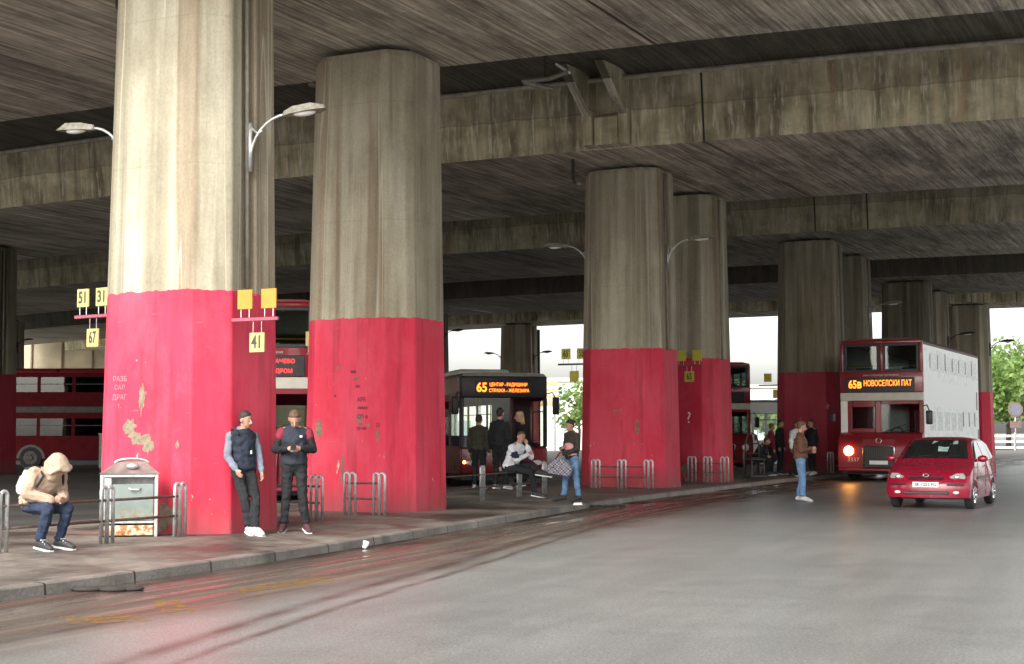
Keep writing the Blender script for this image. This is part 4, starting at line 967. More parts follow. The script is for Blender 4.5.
        m = MB(); m.tube([(sx*(W+.004), 1.12, .62), (sx*(W+.006), 3.6, .66)], .016, 6); m.build('side_moulding', M_BLACK, R)
        for y in (2.16, 1.16, 3.0):
            m = MB(); m.tube([(sx*(W-.006), y, .26), (sx*(W-.002), y+.02, .95)], .006, 5); m.build('door_gap', M_BLACK, R)
        for y in (2.0, 2.85):
            m = MB(); m.bx(sx*(W+.01)-.015, sx*(W+.01)+.015, y-.08, y+.08, .86, .89, .008); m.build('door_handle', M_CARRED, R)
        # headlight, fog lamp, intake, mirror, tail light
        hl = MB(); pts = [(-.155, .01), (-.02, .085), (.10, .10), (.15, .03), (.10, -.06), (-.08, -.065)]
        cx = sx*.60; rows = []
        fpts = [hl.bm.verts.new(warp(cx+sx*a, .10-b*.3-.015+ .02, .665+b)+Vector((0, -.03, 0))) for a, b in pts]; bpts = [hl.bm.verts.new(warp(cx+sx*a, .25, .665+b)) for a, b in pts]
        hl.bm.faces.new(fpts); 
        for i in range(6): hl.bm.faces.new((fpts[i], fpts[(i+1) % 6], bpts[(i+1) % 6], bpts[i]))
        h = hl.build('headlight', simple('lamp_reflector', (.55, .55, .52), .12, .4, .1, 5, .02), R, smooth='auto')
        m = MB(); m.ell(warp(cx-sx*.02, .07, .675), (.06, .025, .05)); m.build('bulb_bowl', M_SILVER, h, smooth=True)
        m = MB(); p = warp(sx*.58, .0, .35); m.ell(p+Vector((0, -.002, 0)), (.065, .03, .035)); m.build('fog_lamp', M_LENS, R, smooth=True)
        m = MB(); p = warp(sx*.57, .0, .51); m.box(p+Vector((0, .006, 0)), (.34, .03, .035), Matrix.Rotation(sx*.22, 3, 'Z'), .008); m.build('bumper_strip', M_BLACK, R)
        m = MB(); m.ell((sx*(W+.10), 1.18, 1.03), (.11, .06, .075)); m.tube([(sx*(W-.06), 1.18, .98), (sx*(W+.05), 1.18, 1.01)], .025, 8); m.build('door_mirror', M_CARRED, R, smooth=True)
        m = MB(); m.ell((sx*(W-.12), 3.70, .95), (.07, .05, .16)); m.build('tail_light', simple('tail_red', (.4, .02, .02), .2), R, smooth=True)
        for y in (.74, 3.14):
            m = MB(); m.prism([(sx*(W-.30), y+.335*math.cos(math.pi*k/14), .275+.335*math.sin(math.pi*k/14)) for k in range(15)], (sx*.285, 0, 0)); m.build('wheel_arch', M_BLACK, R)
            wheel(R, sx*(W-.09), y, .285, .17, sx, M_SILVER)
    m = MB(); p = warp(0, -.012, .35); m.bx(-.44, .44, -.012, .05, .315, .375, .01); m.build('lower_grille', M_BLACK, R)
    m = MB(); m.bx(-.34, .34, .035, .10, .655, .675, .006); m.bx(-.34, .34, .02, .10, .62, .635, .006); m.build('upper_grille', M_BLACK, R)
    m = MB(); m.tube([(.055*math.cos(k*math.pi/8), .035, .70+.03*math.sin(k*math.pi/8)) for k in range(17)], .007, 6); m.build('emblem', M_SILVER, R)
    m = MB(); m.bx(-.26, .26, -.035, -.015, .455, .565, .004); pl = m.build('number_plate', M_WHITE, R)
    text('SK 1221 PG', .085, M_TEXTDK, pl, 'plate_number', (0, -.037, .51), w=.42, ext=.001, bold=.002)
    return R
hatchback('small red hatchback driving towards the camera beside the double decker', (8.32, 29.9, 0), ROWA).scale = (1, 1, .975)

# ------------------------------------------------------------ dark cart
ct = thing('metal_cart', 'dark metal hand cart standing beside the fourth pier', 'cart', (7.35, 45.2, .15), rad(15))
m = MB(); m.tube([(-.22, .1, .1), (-.22, .1, 1.05), (-.15, .1, 1.3), (0, .1, 1.38), (.15, .1, 1.3), (.22, .1, 1.05), (.22, .1, .1)], .025, 8); m.tube([(-.22, .1, .75), (.22, .1, .75)], .02, 6); m.tube([(-.22, .1, 1.05), (.22, .1, 1.05)], .02, 6); m.build('frame', M_DKMETAL, ct, smooth=True)
m = MB(); m.bx(-.25, .25, -.35, .12, .55, .62, .02); m.build('seat', M_BLACK, ct)
m = MB()
for x in (-.2, .2): m.tube([(x, -.32, .55), (x, -.32, .1)], .02, 6)
m.build('leg', M_DKMETAL, ct)
m = MB(); m.bx(-.30, .30, -.42, .2, .02, .12, .02); m.build('base', M_BLACK, ct)

# ------------------------------------------------------------ people
SK = [simple('skin_light', (.40, .225, .16), .55, 0, .08, 8, .05), simple('skin_tan', (.36, .20, .14), .55, 0, .08, 8, .05)]
def frame(up, fwd):
    up = up.normalized(); side = fwd.cross(up).normalized(); f = up.cross(side).normalized()
    # columns: side(x), fwd(y), up(z)
    return Matrix(((side.x, f.x, up.x), (side.y, f.y, up.y), (side.z, f.z, up.z)))
def sph(c, r, fr=None, sub=2):
    b = bmesh.new(); bmesh.ops.create_icosphere(b, subdivisions=sub, radius=1); r = r if isinstance(r, tuple) else (r, r, r)
    out = []
    for v in b.verts:
        q = Vector((v.co.x*r[0], v.co.y*r[1], v.co.z*r[2])); out.append((fr @ q if fr else q)+Vector(c))
    b.free(); return out
def limb(m, a, b, ra, rb): m.hull(sph(a, ra, sub=1)+sph(b, rb, sub=1))
def wrinkle(me, amp=.012, sc=7.0, seed=0):
    nr = [v.normal.copy() for v in me.vertices]
    for v, vn in zip(me.vertices, nr):
        p = v.co; n_ = noise.noise(Vector((p.x*sc+seed, p.y*sc, p.z*sc*1.7)))+.5*noise.noise(Vector((p.x*sc*2.3, p.y*sc*2.3+seed, p.z*sc*3.1)))
        v.co = p+vn*amp*n_
    return me
def cloth(name, col, rough=.85): return simple(name, col, rough, 0, .22, 7, .5, 22)
def person(label, loc, rz, J=None, skin=0, top=None, sleeves=None, legs=None, shoe=None, hair=None, hood=False, hairlen=0, H=1.0, extra=None, face=None, bulk=1.0, sole=M_WHITE, loose=0.0):
    """J: joints in (side, forward, up) metres; person faces local -Y, side + is picture right when facing the camera"""
    B = dict(pelvis=(0, 0, .96), chest=(0, .0, 1.30), neck=(0, .0, 1.47), head=(0, .035, 1.63),
             shL=(-.175, 0, 1.41), shR=(.175, 0, 1.41), elL=(-.23, -.02, 1.13), elR=(.23, -.02, 1.13), wrL=(-.24, .05, .88), wrR=(.24, .05, .88),
             hiL=(-.09, 0, .92), hiR=(.09, 0, .92), knL=(-.10, .03, .50), knR=(.10, .03, .50), anL=(-.10, -.02, .09), anR=(.10, -.02, .09),
             toL=(-.12, .16, .03), toR=(.12, .16, .03), haL=None, haR=None)
    B.update(J or {})
    v = {k: (Vector((p[0], -p[1], p[2]))*1.0 if p is not None else None) for k, p in B.items()}
    R = thing('person', label, 'person', loc, rz); R.scale = (H, H, H)
    upT = (v['neck']-v['pelvis']).normalized(); sideT = (v['shR']-v['shL']).normalized(); fwdT = upT.cross(sideT).normalized()*1
    if fwdT.dot(Vector((0, -1, 0))) < -.99: fwdT = -fwdT
    frT = Matrix(((sideT.x, fwdT.x, upT.x), (sideT.y, fwdT.y, upT.y), (sideT.z, fwdT.z, upT.z)))
    hd = Vector((face[0], -face[1], face[2])).normalized() if face else Vector((0, -1, -.12)).normalized()
    upH = (v['head']-v['neck']).normalized(); upH = (upH-hd*upH.dot(hd)).normalized(); sH = hd.cross(upH)
    frH = Matrix(((sH.x, hd.x, upH.x), (sH.y, hd.y, upH.y), (sH.z, hd.z, upH.z)))
    hc = v['head']; hp = lambda a, b, c: hc+frH @ Vector((a, b, c))
    b = MB(); bk = bulk
    b.hull(sph(v['pelvis'], (.150*bk, .10*bk, .11), frT)+sph(v['chest'], (.155*bk, .105*bk, .13), frT)); b.hull(sph(v['chest'], (.155*bk, .105*bk, .12), frT)+sph(v['shL'], .055)+sph(v['shR'], .055)+sph(v['neck'], .06))
    limb(b, v['neck'], hp(0, -.02, -.06), .058, .055)
    b.hull(sph(hp(0, -.012, .035), (.074, .092, .088), frH)+sph(hp(0, .03, -.045), (.055, .055, .06), frH)); b.hull(sph(hp(0, .05, -.085), (.03, .028, .025), frH)+sph(hp(0, .03, -.03), (.055, .05, .03), frH))
    b.hull(sph(hp(0, .09, .02), .010)+sph(hp(0, .112, -.018), .014)+sph(hp(0, .085, -.028), .016))
    for s_ in (-1, 1): b.hull(sph(hp(s_*.076, -.005, .02), .014)+sph(hp(s_*.083, -.018, -.002), (.01, .018, .028), frH)+sph(hp(s_*.074, -.002, -.028), .009))
    for s_ in 'LR':
        limb(b, v['sh'+s_], v['el'+s_], .050*bk, .040); limb(b, v['el'+s_], v['wr'+s_], .040, .026)
        limb(b, v['hi'+s_], v['kn'+s_], .088*bk, .056); limb(b, v['kn'+s_], v['kn'+s_].lerp(v['an'+s_], .35), .055, .056); limb(b, v['kn'+s_].lerp(v['an'+s_], .35), v['an'+s_], .056, .038)
        limb(b, v['an'+s_], v['to'+s_], .04, .032)
        d = (v['ha'+s_]-v['wr'+s_]).normalized() if v['ha'+s_] else (v['wr'+s_]-v['el'+s_]).normalized()
        inn = Vector((1 if s_ == 'L' else -1, 0, 0)); inn = (inn-d*inn.dot(d)).normalized(); acr = d.cross(inn)
        pc = v['wr'+s_]+d*.05; b.hull(sph(v['wr'+s_], .025)+sph(pc+acr*.03+d*.03, .014)+sph(pc-acr*.03+d*.03, .014)+sph(pc, .02))
        for k, ln in zip((-1.5, -.5, .5, 1.5), (.058, .072, .068, .052)):
            a0 = v['wr'+s_]+d*.085+acr*.019*k; a1 = a0+d*ln*.5+inn*.006; a2 = a1+d*ln*.34+inn*.024
            b.tube([a0-d*.01, a0+d*.005, a1, a2], [.0095, .0095, .009, .0075], 6)
        sgn = -1 if acr.dot(Vector((0, -1, 0))) < 0 else 1
        t0 = v['wr'+s_]+d*.03+acr*sgn*.022; t1 = t0+d*.025+acr*sgn*.026+inn*.012; t2 = t1+d*.03+inn*.012
        b.tube([t0, t1, t2], [.012, .0105, .009], 6)
    meshobj('body', remesh(b, .009, 1), SK[skin], R)
    for s_ in (-1, 1):
        e = MB(); e.ell(hp(s_*.032, .083, .012), (.013, .008, .008), frH); eo = e.build('eye', simple('eye_shade', (.13, .08, .06), .6), R, smooth=True)
        e = MB(); e.ell(hp(s_*.032, .0895, .012), (.006, .003, .006), frH, 1); e.build('iris', M_BLACK, eo)
    e = MB(); e.ell(hp(0, .083, -.062), (.024, .008, .006), frH); e.build('mouth', simple('lips', (.24, .10, .08), .6), R, smooth=True)
    cy = .012
    if legs:
        g = MB(); g.hull(sph(v['pelvis']-upT*.0, (.165*bk, .118*bk, .10), frT)+sph(v['hiL'], .098*bk)+sph(v['hiR'], .098*bk))
        for s_ in 'LR':
            limb(g, v['hi'+s_], v['kn'+s_], .102*bk, .076); limb(g, v['kn'+s_], v['kn'+s_].lerp(v['an'+s_], .4), .076, .074); limb(g, v['kn'+s_].lerp(v['an'+s_], .4), v['an'+s_]+(v['kn'+s_]-v['an'+s_]).normalized()*.05, .074, .062); g.hull(sph(v['an'+s_]+(v['kn'+s_]-v['an'+s_]).normalized()*.05, (.068, .068, .03)))
        meshobj('trousers', wrinkle(remesh(g, .013, 2), .014, 9), legs, R)
    for s_ in 'LR':
        sh = MB(); a, t_ = v['an'+s_], v['to'+s_]; d = (t_-a); d.z = d.z*.6
        dn = (Vector((0, 0, -1)) if abs(d.normalized().z) < .6 else Vector((0, -1, 0)))
        sh.hull(sph(a, .047)+sph(a+dn*.03-d.normalized()*.035, .042)+sph(t_+d.normalized()*.03, (.042, .042, .034))+sph(a.lerp(t_, .6)+Vector((0, 0, .012)), .045))
        so_ = meshobj('shoe', remesh(sh, .011, 2), shoe or M_BLACK, R)
        if sole:
            q = MB(); up_ = -dn; d1 = d.normalized(); sd = d1.cross(up_).normalized()
            q.hull([a-d1*.075+sd*x_+dn*z_ for x_ in (-.035, .035) for z_ in (.055, .078)]+[t_+d1*.062+sd*x_+dn*z_ for x_ in (-.03, .03) for z_ in (.018, .04)]+[t_+sd*x_+dn*z_ for x_ in (-.048, .048) for z_ in (.02, .042)])
            q.build('sole', sole, so_)
    if top:
        m_, sl_ = top, sleeves
        g = MB(); tk = .022*bulk+loose*.7
        wst = v['pelvis'].lerp(v['chest'], .45); e_ = (.15*bk+tk, .112*bk+tk, .06)
        g.hull(sph(v['pelvis']+upT*.01, (.165*bk+tk, .12*bk+tk, .085), frT)+sph(wst, e_, frT)); g.hull(sph(wst, e_, frT)+sph(v['chest'], (.158*bk+tk, .115*bk+tk, .125), frT))
        ks = .076 if sl_ is None else .070; ls_ = v['shL'].lerp(v['neck'], .0 if sl_ is None else .08); rs_ = v['shR'].lerp(v['neck'], .0 if sl_ is None else .16)
        g.hull(sph(v['chest'], (.158*bk+tk, .115*bk+tk, .125), frT)+sph(ls_-upT*.015, ks)+sph(rs_-upT*.015, ks)+sph(v['neck']-upT*.02, .072))
        g.tube([v['neck']-upT*.03, v['neck']+upT*.035], [.085, .072], 12)
        def arms(g, k):
            for s_ in 'LR':
                kk = k+(loose if loose else 0); limb(g, v['sh'+s_], v['el'+s_], .068+kk, .060+kk); limb(g, v['el'+s_], v['wr'+s_]-(v['wr'+s_]-v['el'+s_]).normalized()*.03, .060+kk, .050+kk*.8); limb(g, v['wr'+s_]-(v['wr'+s_]-v['el'+s_]).normalized()*.045, v['wr'+s_]-(v['wr'+s_]-v['el'+s_]).normalized()*.005, .044, .042)
        if sl_ is None: arms(g, tk*.35)
        o = meshobj('jacket', wrinkle(remesh(g, .013, 3), .012 if loose else .017, 8), m_, R)
        if sl_ is not None:
            g = MB(); arms(g, 0.002); meshobj('sleeves', wrinkle(remesh(g, .013, 2), .012, 9), sl_, R)
    if hood:
        g = MB(); g.hull(sph(hp(0, -.03, .035), (.108, .125, .112), frH)+sph(hp(0, -.04, -.08), (.10, .10, .07), frH)+sph(v['neck']-frT @ Vector((0, .02, .03)), .115)); g.hull(sph(hp(0, .105, .095), (.085, .055, .03), frH)+sph(hp(0, -.02, .05), (.115, .1, .10), frH))
        for s_ in (-1, 1): limb(g, hp(s_*.085, .09, .09), hp(s_*.09, .06, -.06), .035, .035)
        meshobj('hood', wrinkle(remesh(g, .012, 2), .008, 9, 3), top, R)
        g = MB(); g.ell(hp(0, .055, -.01), (.068, .04, .075), frH); g.build('hood_shadow', cloth('hood_shadow_tone', (.16, .11, .08)), R, smooth=True)  # dark oval over the face, painted in for the shadow inside the hood
    elif hair:
        g = MB(); g.hull(sph(hp(0, -.03, .052), (.084, .092, .086), frH)+sph(hp(0, .03, .098), (.05, .035, .016), frH)+sph(hp(0, -.06, -.02), (.068, .045, .05), frH))
        if hairlen > .1: 
            g.hull(sph(hp(0, -.07, .0), (.085, .05, .06), frH)+sph(hp(0, -.08, -hairlen*.6), (.08, .04, .05), frH)+sph(hp(.02, -.075, -hairlen), (.05, .03, .04), frH))
            for s_ in (-1, 1): limb(g, hp(s_*.075, .01, .03), hp(s_*.085, -.02, -hairlen*.7), .022, .022)
        elif hairlen < 0: g.ell(hp(0, -.13, .05), (.045, .045, .045))
        meshobj('hair', remesh(g, .011, 1), hair, R)
    if extra: extra(R, v, hp, frT)
    return R
H_DK = simple('dark_hair', (.025, .018, .014), .7, 0, .4, 20, .6, 80); H_BR = simple('brown_hair', (.10, .05, .028), .7, 0, .4, 20, .6, 80); H_BL = simple('blond_hair', (.50, .36, .18), .6, 0, .3, 20, .6, 80)
NAVY = cloth('navy_cloth', (.010, .015, .030)); BEIGE = cloth('beige_fleece', (.36, .265, .195)); BLACKC = cloth('black_cloth', (.007, .0075, .010)); JEAN = cloth('blue_denim', (.11, .21, .37)); LBLUE = cloth('pale_blue_knit', (.14, .165, .21)); TRNAVY = cloth('navy_denim', (.014, .024, .055))
WHITEC = cloth('white_cloth', (.66, .68, .72)); OLIVE = cloth('olive_cloth', (.035, .035, .02)); BROWNC = cloth('brown_cloth', (.12, .05, .028)); PINK = cloth('pink_knit', (.60, .30, .30)); REDC = cloth('crimson_cloth', (.20, .012, .03)); KHAKI = cloth('dark_khaki_cloth', (.035, .03, .024)); DKTR = cloth('charcoal_cloth', (.014, .015, .019))
SHW = simple('white_shoe', (.42, .42, .42), .7, 0, .3, 14); SHB = simple('black_shoe', (.03, .03, .032), .6)

def laces(R, v, hp, frT):
    for s_ in 'LR':
        m = MB(); a, t_ = v['an'+s_], v['to'+s_]
        for k in range(3): c = a.lerp(t_, .35+.2*k)+Vector((0, 0, .055-.012*k)); m.box(c, (.07, .018, .012), None, .003)
        m.build('shoe_stripe', M_WHITE, R)
# 1 hooded youth seated on the railing
seatJ = dict(pelvis=(0, -.02, .53), chest=(.0, .16, .84), neck=(0, .26, .99), head=(.0, .37, 1.10), shL=(-.17, .18, .93), shR=(.17, .20, .93),
             elL=(-.24, .16, .66), elR=(.24, .22, .67), wrL=(-.09, .37, .60), wrR=(.07, .40, .60), haL=(.0, .46, .60), haR=(0, .5, .60),
             hiL=(-.09, .02, .52), hiR=(.09, .02, .52), knL=(-.14, .43, .50), knR=(.14, .44, .49), anL=(-.13, .27, .09), anR=(.13, .34, .09), toL=(-.15, .47, .04), toR=(.15, .54, .04))
def youth_trim(R, v, hp, frT):
    laces(R, v, hp, frT)
    m = MB(); c = v['pelvis'].lerp(v['chest'], .12); m.hull(sph(c, (.215, .165, .022), frT)); meshobj('hem_band', wrinkle(remesh(m, .012, 1), .006, 9), cloth('beige_rib', (.29, .21, .15)), R)
    for s_ in (-1, 1):
        m = MB(); a = v['neck']+frT @ Vector((s_*.035, .10, .0)); m.tube([a, a+Vector((s_*.01, -.05, -.09)), a+Vector((s_*.02, -.03, -.19))], .007, 5); m.build('drawstring', WHITEC, R, smooth=True)
    m = MB(); m.tube([v['neck']+frT @ Vector((0, .115, -.05)), v['chest']+frT @ Vector((0, .165, 0)), v['pelvis'].lerp(v['chest'], .3)+frT @ Vector((0, .165, 0))], .006, 5); m.build('zip', DKTR, R)
youthJ = dict(seatJ); youthJ.update(chest=(.0, .20, .80), neck=(0, .31, .93), head=(.0, .40, 1.00), anR=(.13, .29, .09), toR=(.15, .49, .04), shL=(-.18, .22, .92), shR=(.18, .24, .92), wrL=(-.07, .42, .60), wrR=(.06, .45, .60), pelvis=(0, -.03, .55))
pr = person('youth in a beige hooded top and navy trousers, hunched on the railing', (-5.75, 17.92, .15), rad(56), youthJ, 0, BEIGE, None, TRNAVY, SHB, H_DK, hood=True, H=1.0, extra=youth_trim, face=(.1, .55, -.83), bulk=1.02, loose=.010)
m = MB(); bp = thing('backpack', 'small white and dark backpack on the hooded youth\'s back', 'backpack', (-5.75, 17.92, .15), rad(56)); bp.scale = (.98, .98, .98)
upb = Vector((0, -.28, .46)).normalized(); c0 = Vector((0, .10, .82)); Rb = Matrix.Rotation(math.atan2(.28, .46), 3, 'X')
m.box(c0, (.27, .13, .36), Rb, .06, 3); m.build('bag', M_WHITE, bp, smooth='auto')
m = MB(); m.box(c0+Rb @ Vector((0, .075, -.05)), (.20, .05, .18), Rb, .02, 2); m.build('front_pocket', simple('bag_grey', (.25, .27, .3), .7), bp)
for sx in (-1, 1):
    m = MB(); m.tube([c0+Vector((sx*.11, -.05, .16)), (sx*.13, -.14, 1.0), (sx*.135, -.25, 1.0), (sx*.15, -.345, .90), (sx*.20, -.28, .76)], .016, 6); m.build('strap', DKTR, bp, smooth=True)

# 2 man in a quilted vest leaning on the pier, 3 man looking at his phone
def vest_trim(R, v, hp, frT):
    m = MB(); m.hull(sph(v['neck']+Vector((-.0, .03, .0)), (.10, .085, .05))+sph(v['neck']+Vector((0, .075, .03)), (.09, .05, .055))); meshobj('hood_collar', remesh(m, .012, 2), LBLUE, R)
    for s_ in 'LR':
        m = MB(); a, t_ = v['an'+s_], v['to'+s_]; d = (t_-a).normalized()
        m.hull(sph(a.lerp(t_, .25)+Vector((0, 0, .035)), (.032, .032, .02))+sph(a.lerp(t_, .75)+Vector((0, 0, .028)), (.028, .028, .016))); m.build('shoe_tongue', NAVY, R, smooth=True)
    m = MB(); m.box(v['chest']+Vector((.05, -.155, -.12)), (.02, .01, .05)); m.build('pocket_tag', M_WHITE, R)
person('man in a navy vest and pale blue hooded top leaning on the pier', (-3.66, 20.52, .15), rad(38),
       dict(pelvis=(0, -.10, .92), chest=(0, -.13, 1.26), neck=(0, -.10, 1.43), head=(0, -.05, 1.59), shL=(-.19, -.15, 1.37), shR=(.19, -.15, 1.37), elL=(-.25, -.12, 1.10), elR=(.24, -.10, 1.11), wrL=(-.20, .06, .90), wrR=(.22, .02, .86),
            hiL=(-.09, -.10, .88), hiR=(.09, -.10, .88), knL=(-.08, .08, .49), knR=(.07, .13, .50), anL=(-.05, .16, .09), anR=(-.02, .30, .09), toL=(-.08, .34, .03), toR=(-.02, .48, .03)),
       1, NAVY, LBLUE, BLACKC, SHW, H_DK, H=.985, extra=vest_trim, face=(.35, .85, -.25), bulk=1.05)
bp = thing('backpack', 'white patterned backpack squeezed between the leaning man and the pier', 'backpack', (-3.66, 20.52, .15), rad(38))
m = MB(); m.box((-.03, .36, 1.12), (.30, .16, .44), None, .07, 3)
t = NT('patterned_bag'); vo = t.n('ShaderNodeTexVoronoi'); vo.inputs['Scale'].default_value = 14; t.l(t.co(), vo.inputs['Vector']); t.l(t.ramp(vo.outputs['Distance'], [(.3, (.62, .62, .68)), (.45, (.12, .13, .2))]), t.b.inputs['Base Color']); t.b.inputs['Roughness'].default_value = .7
m.build('bag', t.m, bp, smooth='auto')
m = MB(); m.tube([(-.12, .30, 1.32), (-.13, .20, 1.45), (-.13, .10, 1.44), (-.13, .02, 1.36)], .016, 6); m.build('strap', DKTR, bp, smooth=True)
def jk(R, v, hp, frT):
    for s_ in 'LR': m = MB(); m.hull(sph(v['sh'+s_].lerp(v['el'+s_], .06), .079)+sph(v['sh'+s_].lerp(v['el'+s_], .26), .076)); o = meshobj('shoulder_panel', remesh(m, .012, 1), REDC, R)
    m = MB(); m.box(v['chest']+Vector((.09, -.155, .04)), (.035, .012, .025)); m.build('chest_badge', M_WHITE, R)
def frH_(hp):
    o = hp(0, 0, 0); a, b, c = hp(1, 0, 0)-o, hp(0, 1, 0)-o, hp(0, 0, 1)-o
    return Matrix(((a.x, b.x, c.x), (a.y, b.y, c.y), (a.z, b.z, c.z)))
person('man in a dark padded jacket with crimson shoulders looking down at his hands', (-3.07, 20.95, .15), rad(8),
       dict(head=(0, .085, 1.575), neck=(0, .03, 1.45), elL=(-.27, .03, 1.15), elR=(.27, .03, 1.15), wrL=(-.09, .26, 1.17), wrR=(.09, .26, 1.17), haL=(.02, .32, 1.18), haR=(-.02, .32, 1.18),
            knL=(-.11, .03, .5), knR=(.12, .04, .5), anL=(-.14, 0, .09), anR=(.17, .02, .09), toL=(-.17, .17, .03), toR=(.21, .18, .03)), 0, cloth('padded_navy', (.014, .018, .03)), BLACKC, BLACKC, cloth('maroon_shoe', (.06, .02, .025)), H_BR, H=1.0, extra=jk, face=(0, .78, -.62), bulk=1.08)
ph = MB(); ph.box((-3.07+.04, 20.95-.40, .15+1.19), (.075, .012, .14), Matrix.Rotation(-.9, 3, 'X'), .006); tag(ph.build('mobile_phone', M_BLACK), 'black phone held in both hands by the man in the padded jacket', 'phone')

# 4 man in white jacket seated with crossed leg, 5 woman with bag
def jk4(R, v, hp, frT):
    m = MB(); m.hull(sph(v['chest']-Vector((0, 0, .06)), (.205, .155, .05))); 
    for s_ in 'LR': m.hull(sph(v['sh'+s_].lerp(v['el'+s_], .55), .078)+sph(v['sh'+s_].lerp(v['el'+s_], .8), .076))
    meshobj('navy_band', remesh(m, .012, 1), NAVY, R)
person('man in a white and navy jacket seated on the railing, chin in hand', (-.02, 32.35, .15), rad(62),
       dict(pelvis=(0, -.02, .60), chest=(0, .10, .92), neck=(0, .16, 1.08), head=(0, .24, 1.22), shL=(-.19, .12, 1.02), shR=(.18, .15, 1.02), elL=(-.20, .24, .76), elR=(.10, .42, .82), wrL=(.0, .40, .88), wrR=(.02, .36, 1.07), haL=(.1, .46, .95), haR=(.0, .34, 1.16),
            hiL=(-.09, 0, .60), hiR=(.09, 0, .60), knL=(-.06, .50, .52), knR=(.10, .45, .66), anL=(-.05, .58, .09), anR=(-.14, .72, .52), toL=(-.06, .78, .03), toR=(-.10, .93, .46)), 0, WHITEC, None, DKTR, SHB, H_BR, H=1.05, extra=jk4, face=(-.5, .75, -.1), bulk=1.1)
def wm(R, v, hp, frT):
    m = MB(); m.hull(sph(v['pelvis']+Vector((0, -.02, .07)), (.175, .14, .07))+sph(v['chest']+Vector((0, -.05, -.1)), (.15, .11, .07))); meshobj('pink_top', remesh(m, .012, 1), PINK, R)
person('woman in an open dark jacket, pink top and blue jeans holding a bag', (1.22, 30.3, .15), rad(-55),
       dict(pelvis=(0, 0, .93), elL=(-.22, .0, 1.12), elR=(.23, .02, 1.12), wrL=(-.04, .26, 1.12), wrR=(.02, .25, 1.0), haL=(.06, .28, 1.15), haR=(-.04, .33, .98), anL=(-.16, .10, .09), anR=(.12, -.10, .09), knL=(-.12, .08, .5), knR=(.12, -.02, .5), toL=(-.2, .29, .03), toR=(.14, .08, .03), head=(0, .055, 1.61)), 1, KHAKI, None, JEAN, SHB, H_DK, hairlen=-1, H=.95, extra=wm, face=(-.1, .95, -.3), bulk=.98, sole=None)
t = NT('checked_fabric'); p_ = t.co(scale=(1, 1, 1)); ck = t.n('ShaderNodeTexChecker'); ck.inputs['Scale'].default_value = 26; t.l(p_, ck.inputs[0]); ck.inputs[1].default_value = (.40, .40, .44, 1); ck.inputs[2].default_value = (.035, .035, .07, 1)
ck2 = t.n('ShaderNodeTexChecker'); ck2.inputs['Scale'].default_value = 13; t.l(p_, ck2.inputs[0]); ck2.inputs[1].default_value = (.3, .28, .3, 1); ck2.inputs[2].default_value = (.04, .04, .07, 1)
t.l(t.mix(.4, ck.outputs[0], ck2.outputs[0]), t.b.inputs['Base Color']); t.b.inputs['Roughness'].default_value = .8
bg_ = thing('shopping_bag', 'large black, white and red checked bag hanging from the woman\'s arm', 'bag', (.98, 30.05, .66), rad(-20)); bg_.scale = (.92, .92, .85)
m = MB(); m.hull([(x, y, z) for x, y, z in ((-.27, -.07, .26), (-.25, .09, .28), (-.29, -.06, .08), (.22, -.1, 0), (.2, .12, 0), (.30, -.1, .18), (.28, .1, .2), (.06, -.03, .42), (.05, .05, .42), (-.12, 0, .42))]); m.build('bag', t.m, bg_)
m = MB(); m.tube([(-.12, 0, .40), (-.02, .02, .56), (.14, .02, .60), (.20, 0, .38)], .012, 6); m.build('handle', M_BLACK, bg_, smooth=True)

# 6-8 queue at the bus, 9 crossing man, 10-13 group by the fifth pier
person('passenger in an olive parka seen from behind, waiting at the single deck bus', (-.82, 36.6, .15), rad(165), None, 0, OLIVE, None, BLACKC, SHW, H_DK, H=1.04, bulk=1.15)
person('tall passenger in a long black coat waiting at the single deck bus', (-.30, 36.3, .15), rad(150), dict(anL=(-.1, .1, .09), toL=(-.12, .26, .03)), 0, BLACKC, None, BLACKC, SHW, H_DK, H=1.13, bulk=1.15)
person('blond long haired woman in black by the bus windscreen', (.22, 38.2, .15), rad(-75), None, 0, BLACKC, None, BLACKC, SHB, H_BL, hairlen=.26, H=1.10)
person('man in a brown jacket and light blue jeans walking onto the road', (6.46, 33.25, 0), rad(75),
       dict(anL=(-.08, .05, .09), toL=(-.1, .20, .03), knL=(-.09, .05, .5), anR=(.08, -.06, .09), toR=(.09, .10, .03), knR=(.09, .01, .5), wrL=(-.03, .24, 1.16), elL=(-.22, .02, 1.13), wrR=(.05, .24, 1.10), elR=(.23, .0, 1.12)), 0, BROWNC, None, JEAN, SHW, H_BR, H=1.02, bulk=1.15, sole=None, face=(.2, .9, -.3))
person('passenger in black standing against the fifth pier, holding something pale', (9.9, 49.0, .15), rad(-60), dict(wrL=(-.05, .25, .95), elL=(-.22, .05, 1.12)), 0, BLACKC, None, BLACKC, SHW, H_DK, H=1.03, bulk=1.1)
person('passenger in pale hood in the group left of the oncoming bus', (9.25, 48.2, .15), rad(20), None, 0, WHITEC, None, BLACKC, SHB, H_BR, H=1.0)
person('passenger in a dark jacket in the middle of the waiting group', (8.95, 49.6, .15), rad(60), None, 1, BLACKC, None, BLACKC, SHB, H_DK, H=1.03, bulk=1.1)
person('passenger in a maroon jacket at the left of the waiting group', (8.55, 49.0, .15), rad(90), None, 1, REDC, None, BLACKC, SHB, H_BR, H=.96)
person('passenger sitting low on the railing left of the waiting group', (7.95, 48.4, .15), rad(70), dict(seatJ), 1, BLACKC, None, BLACKC, SHB, H_DK, H=1.0)

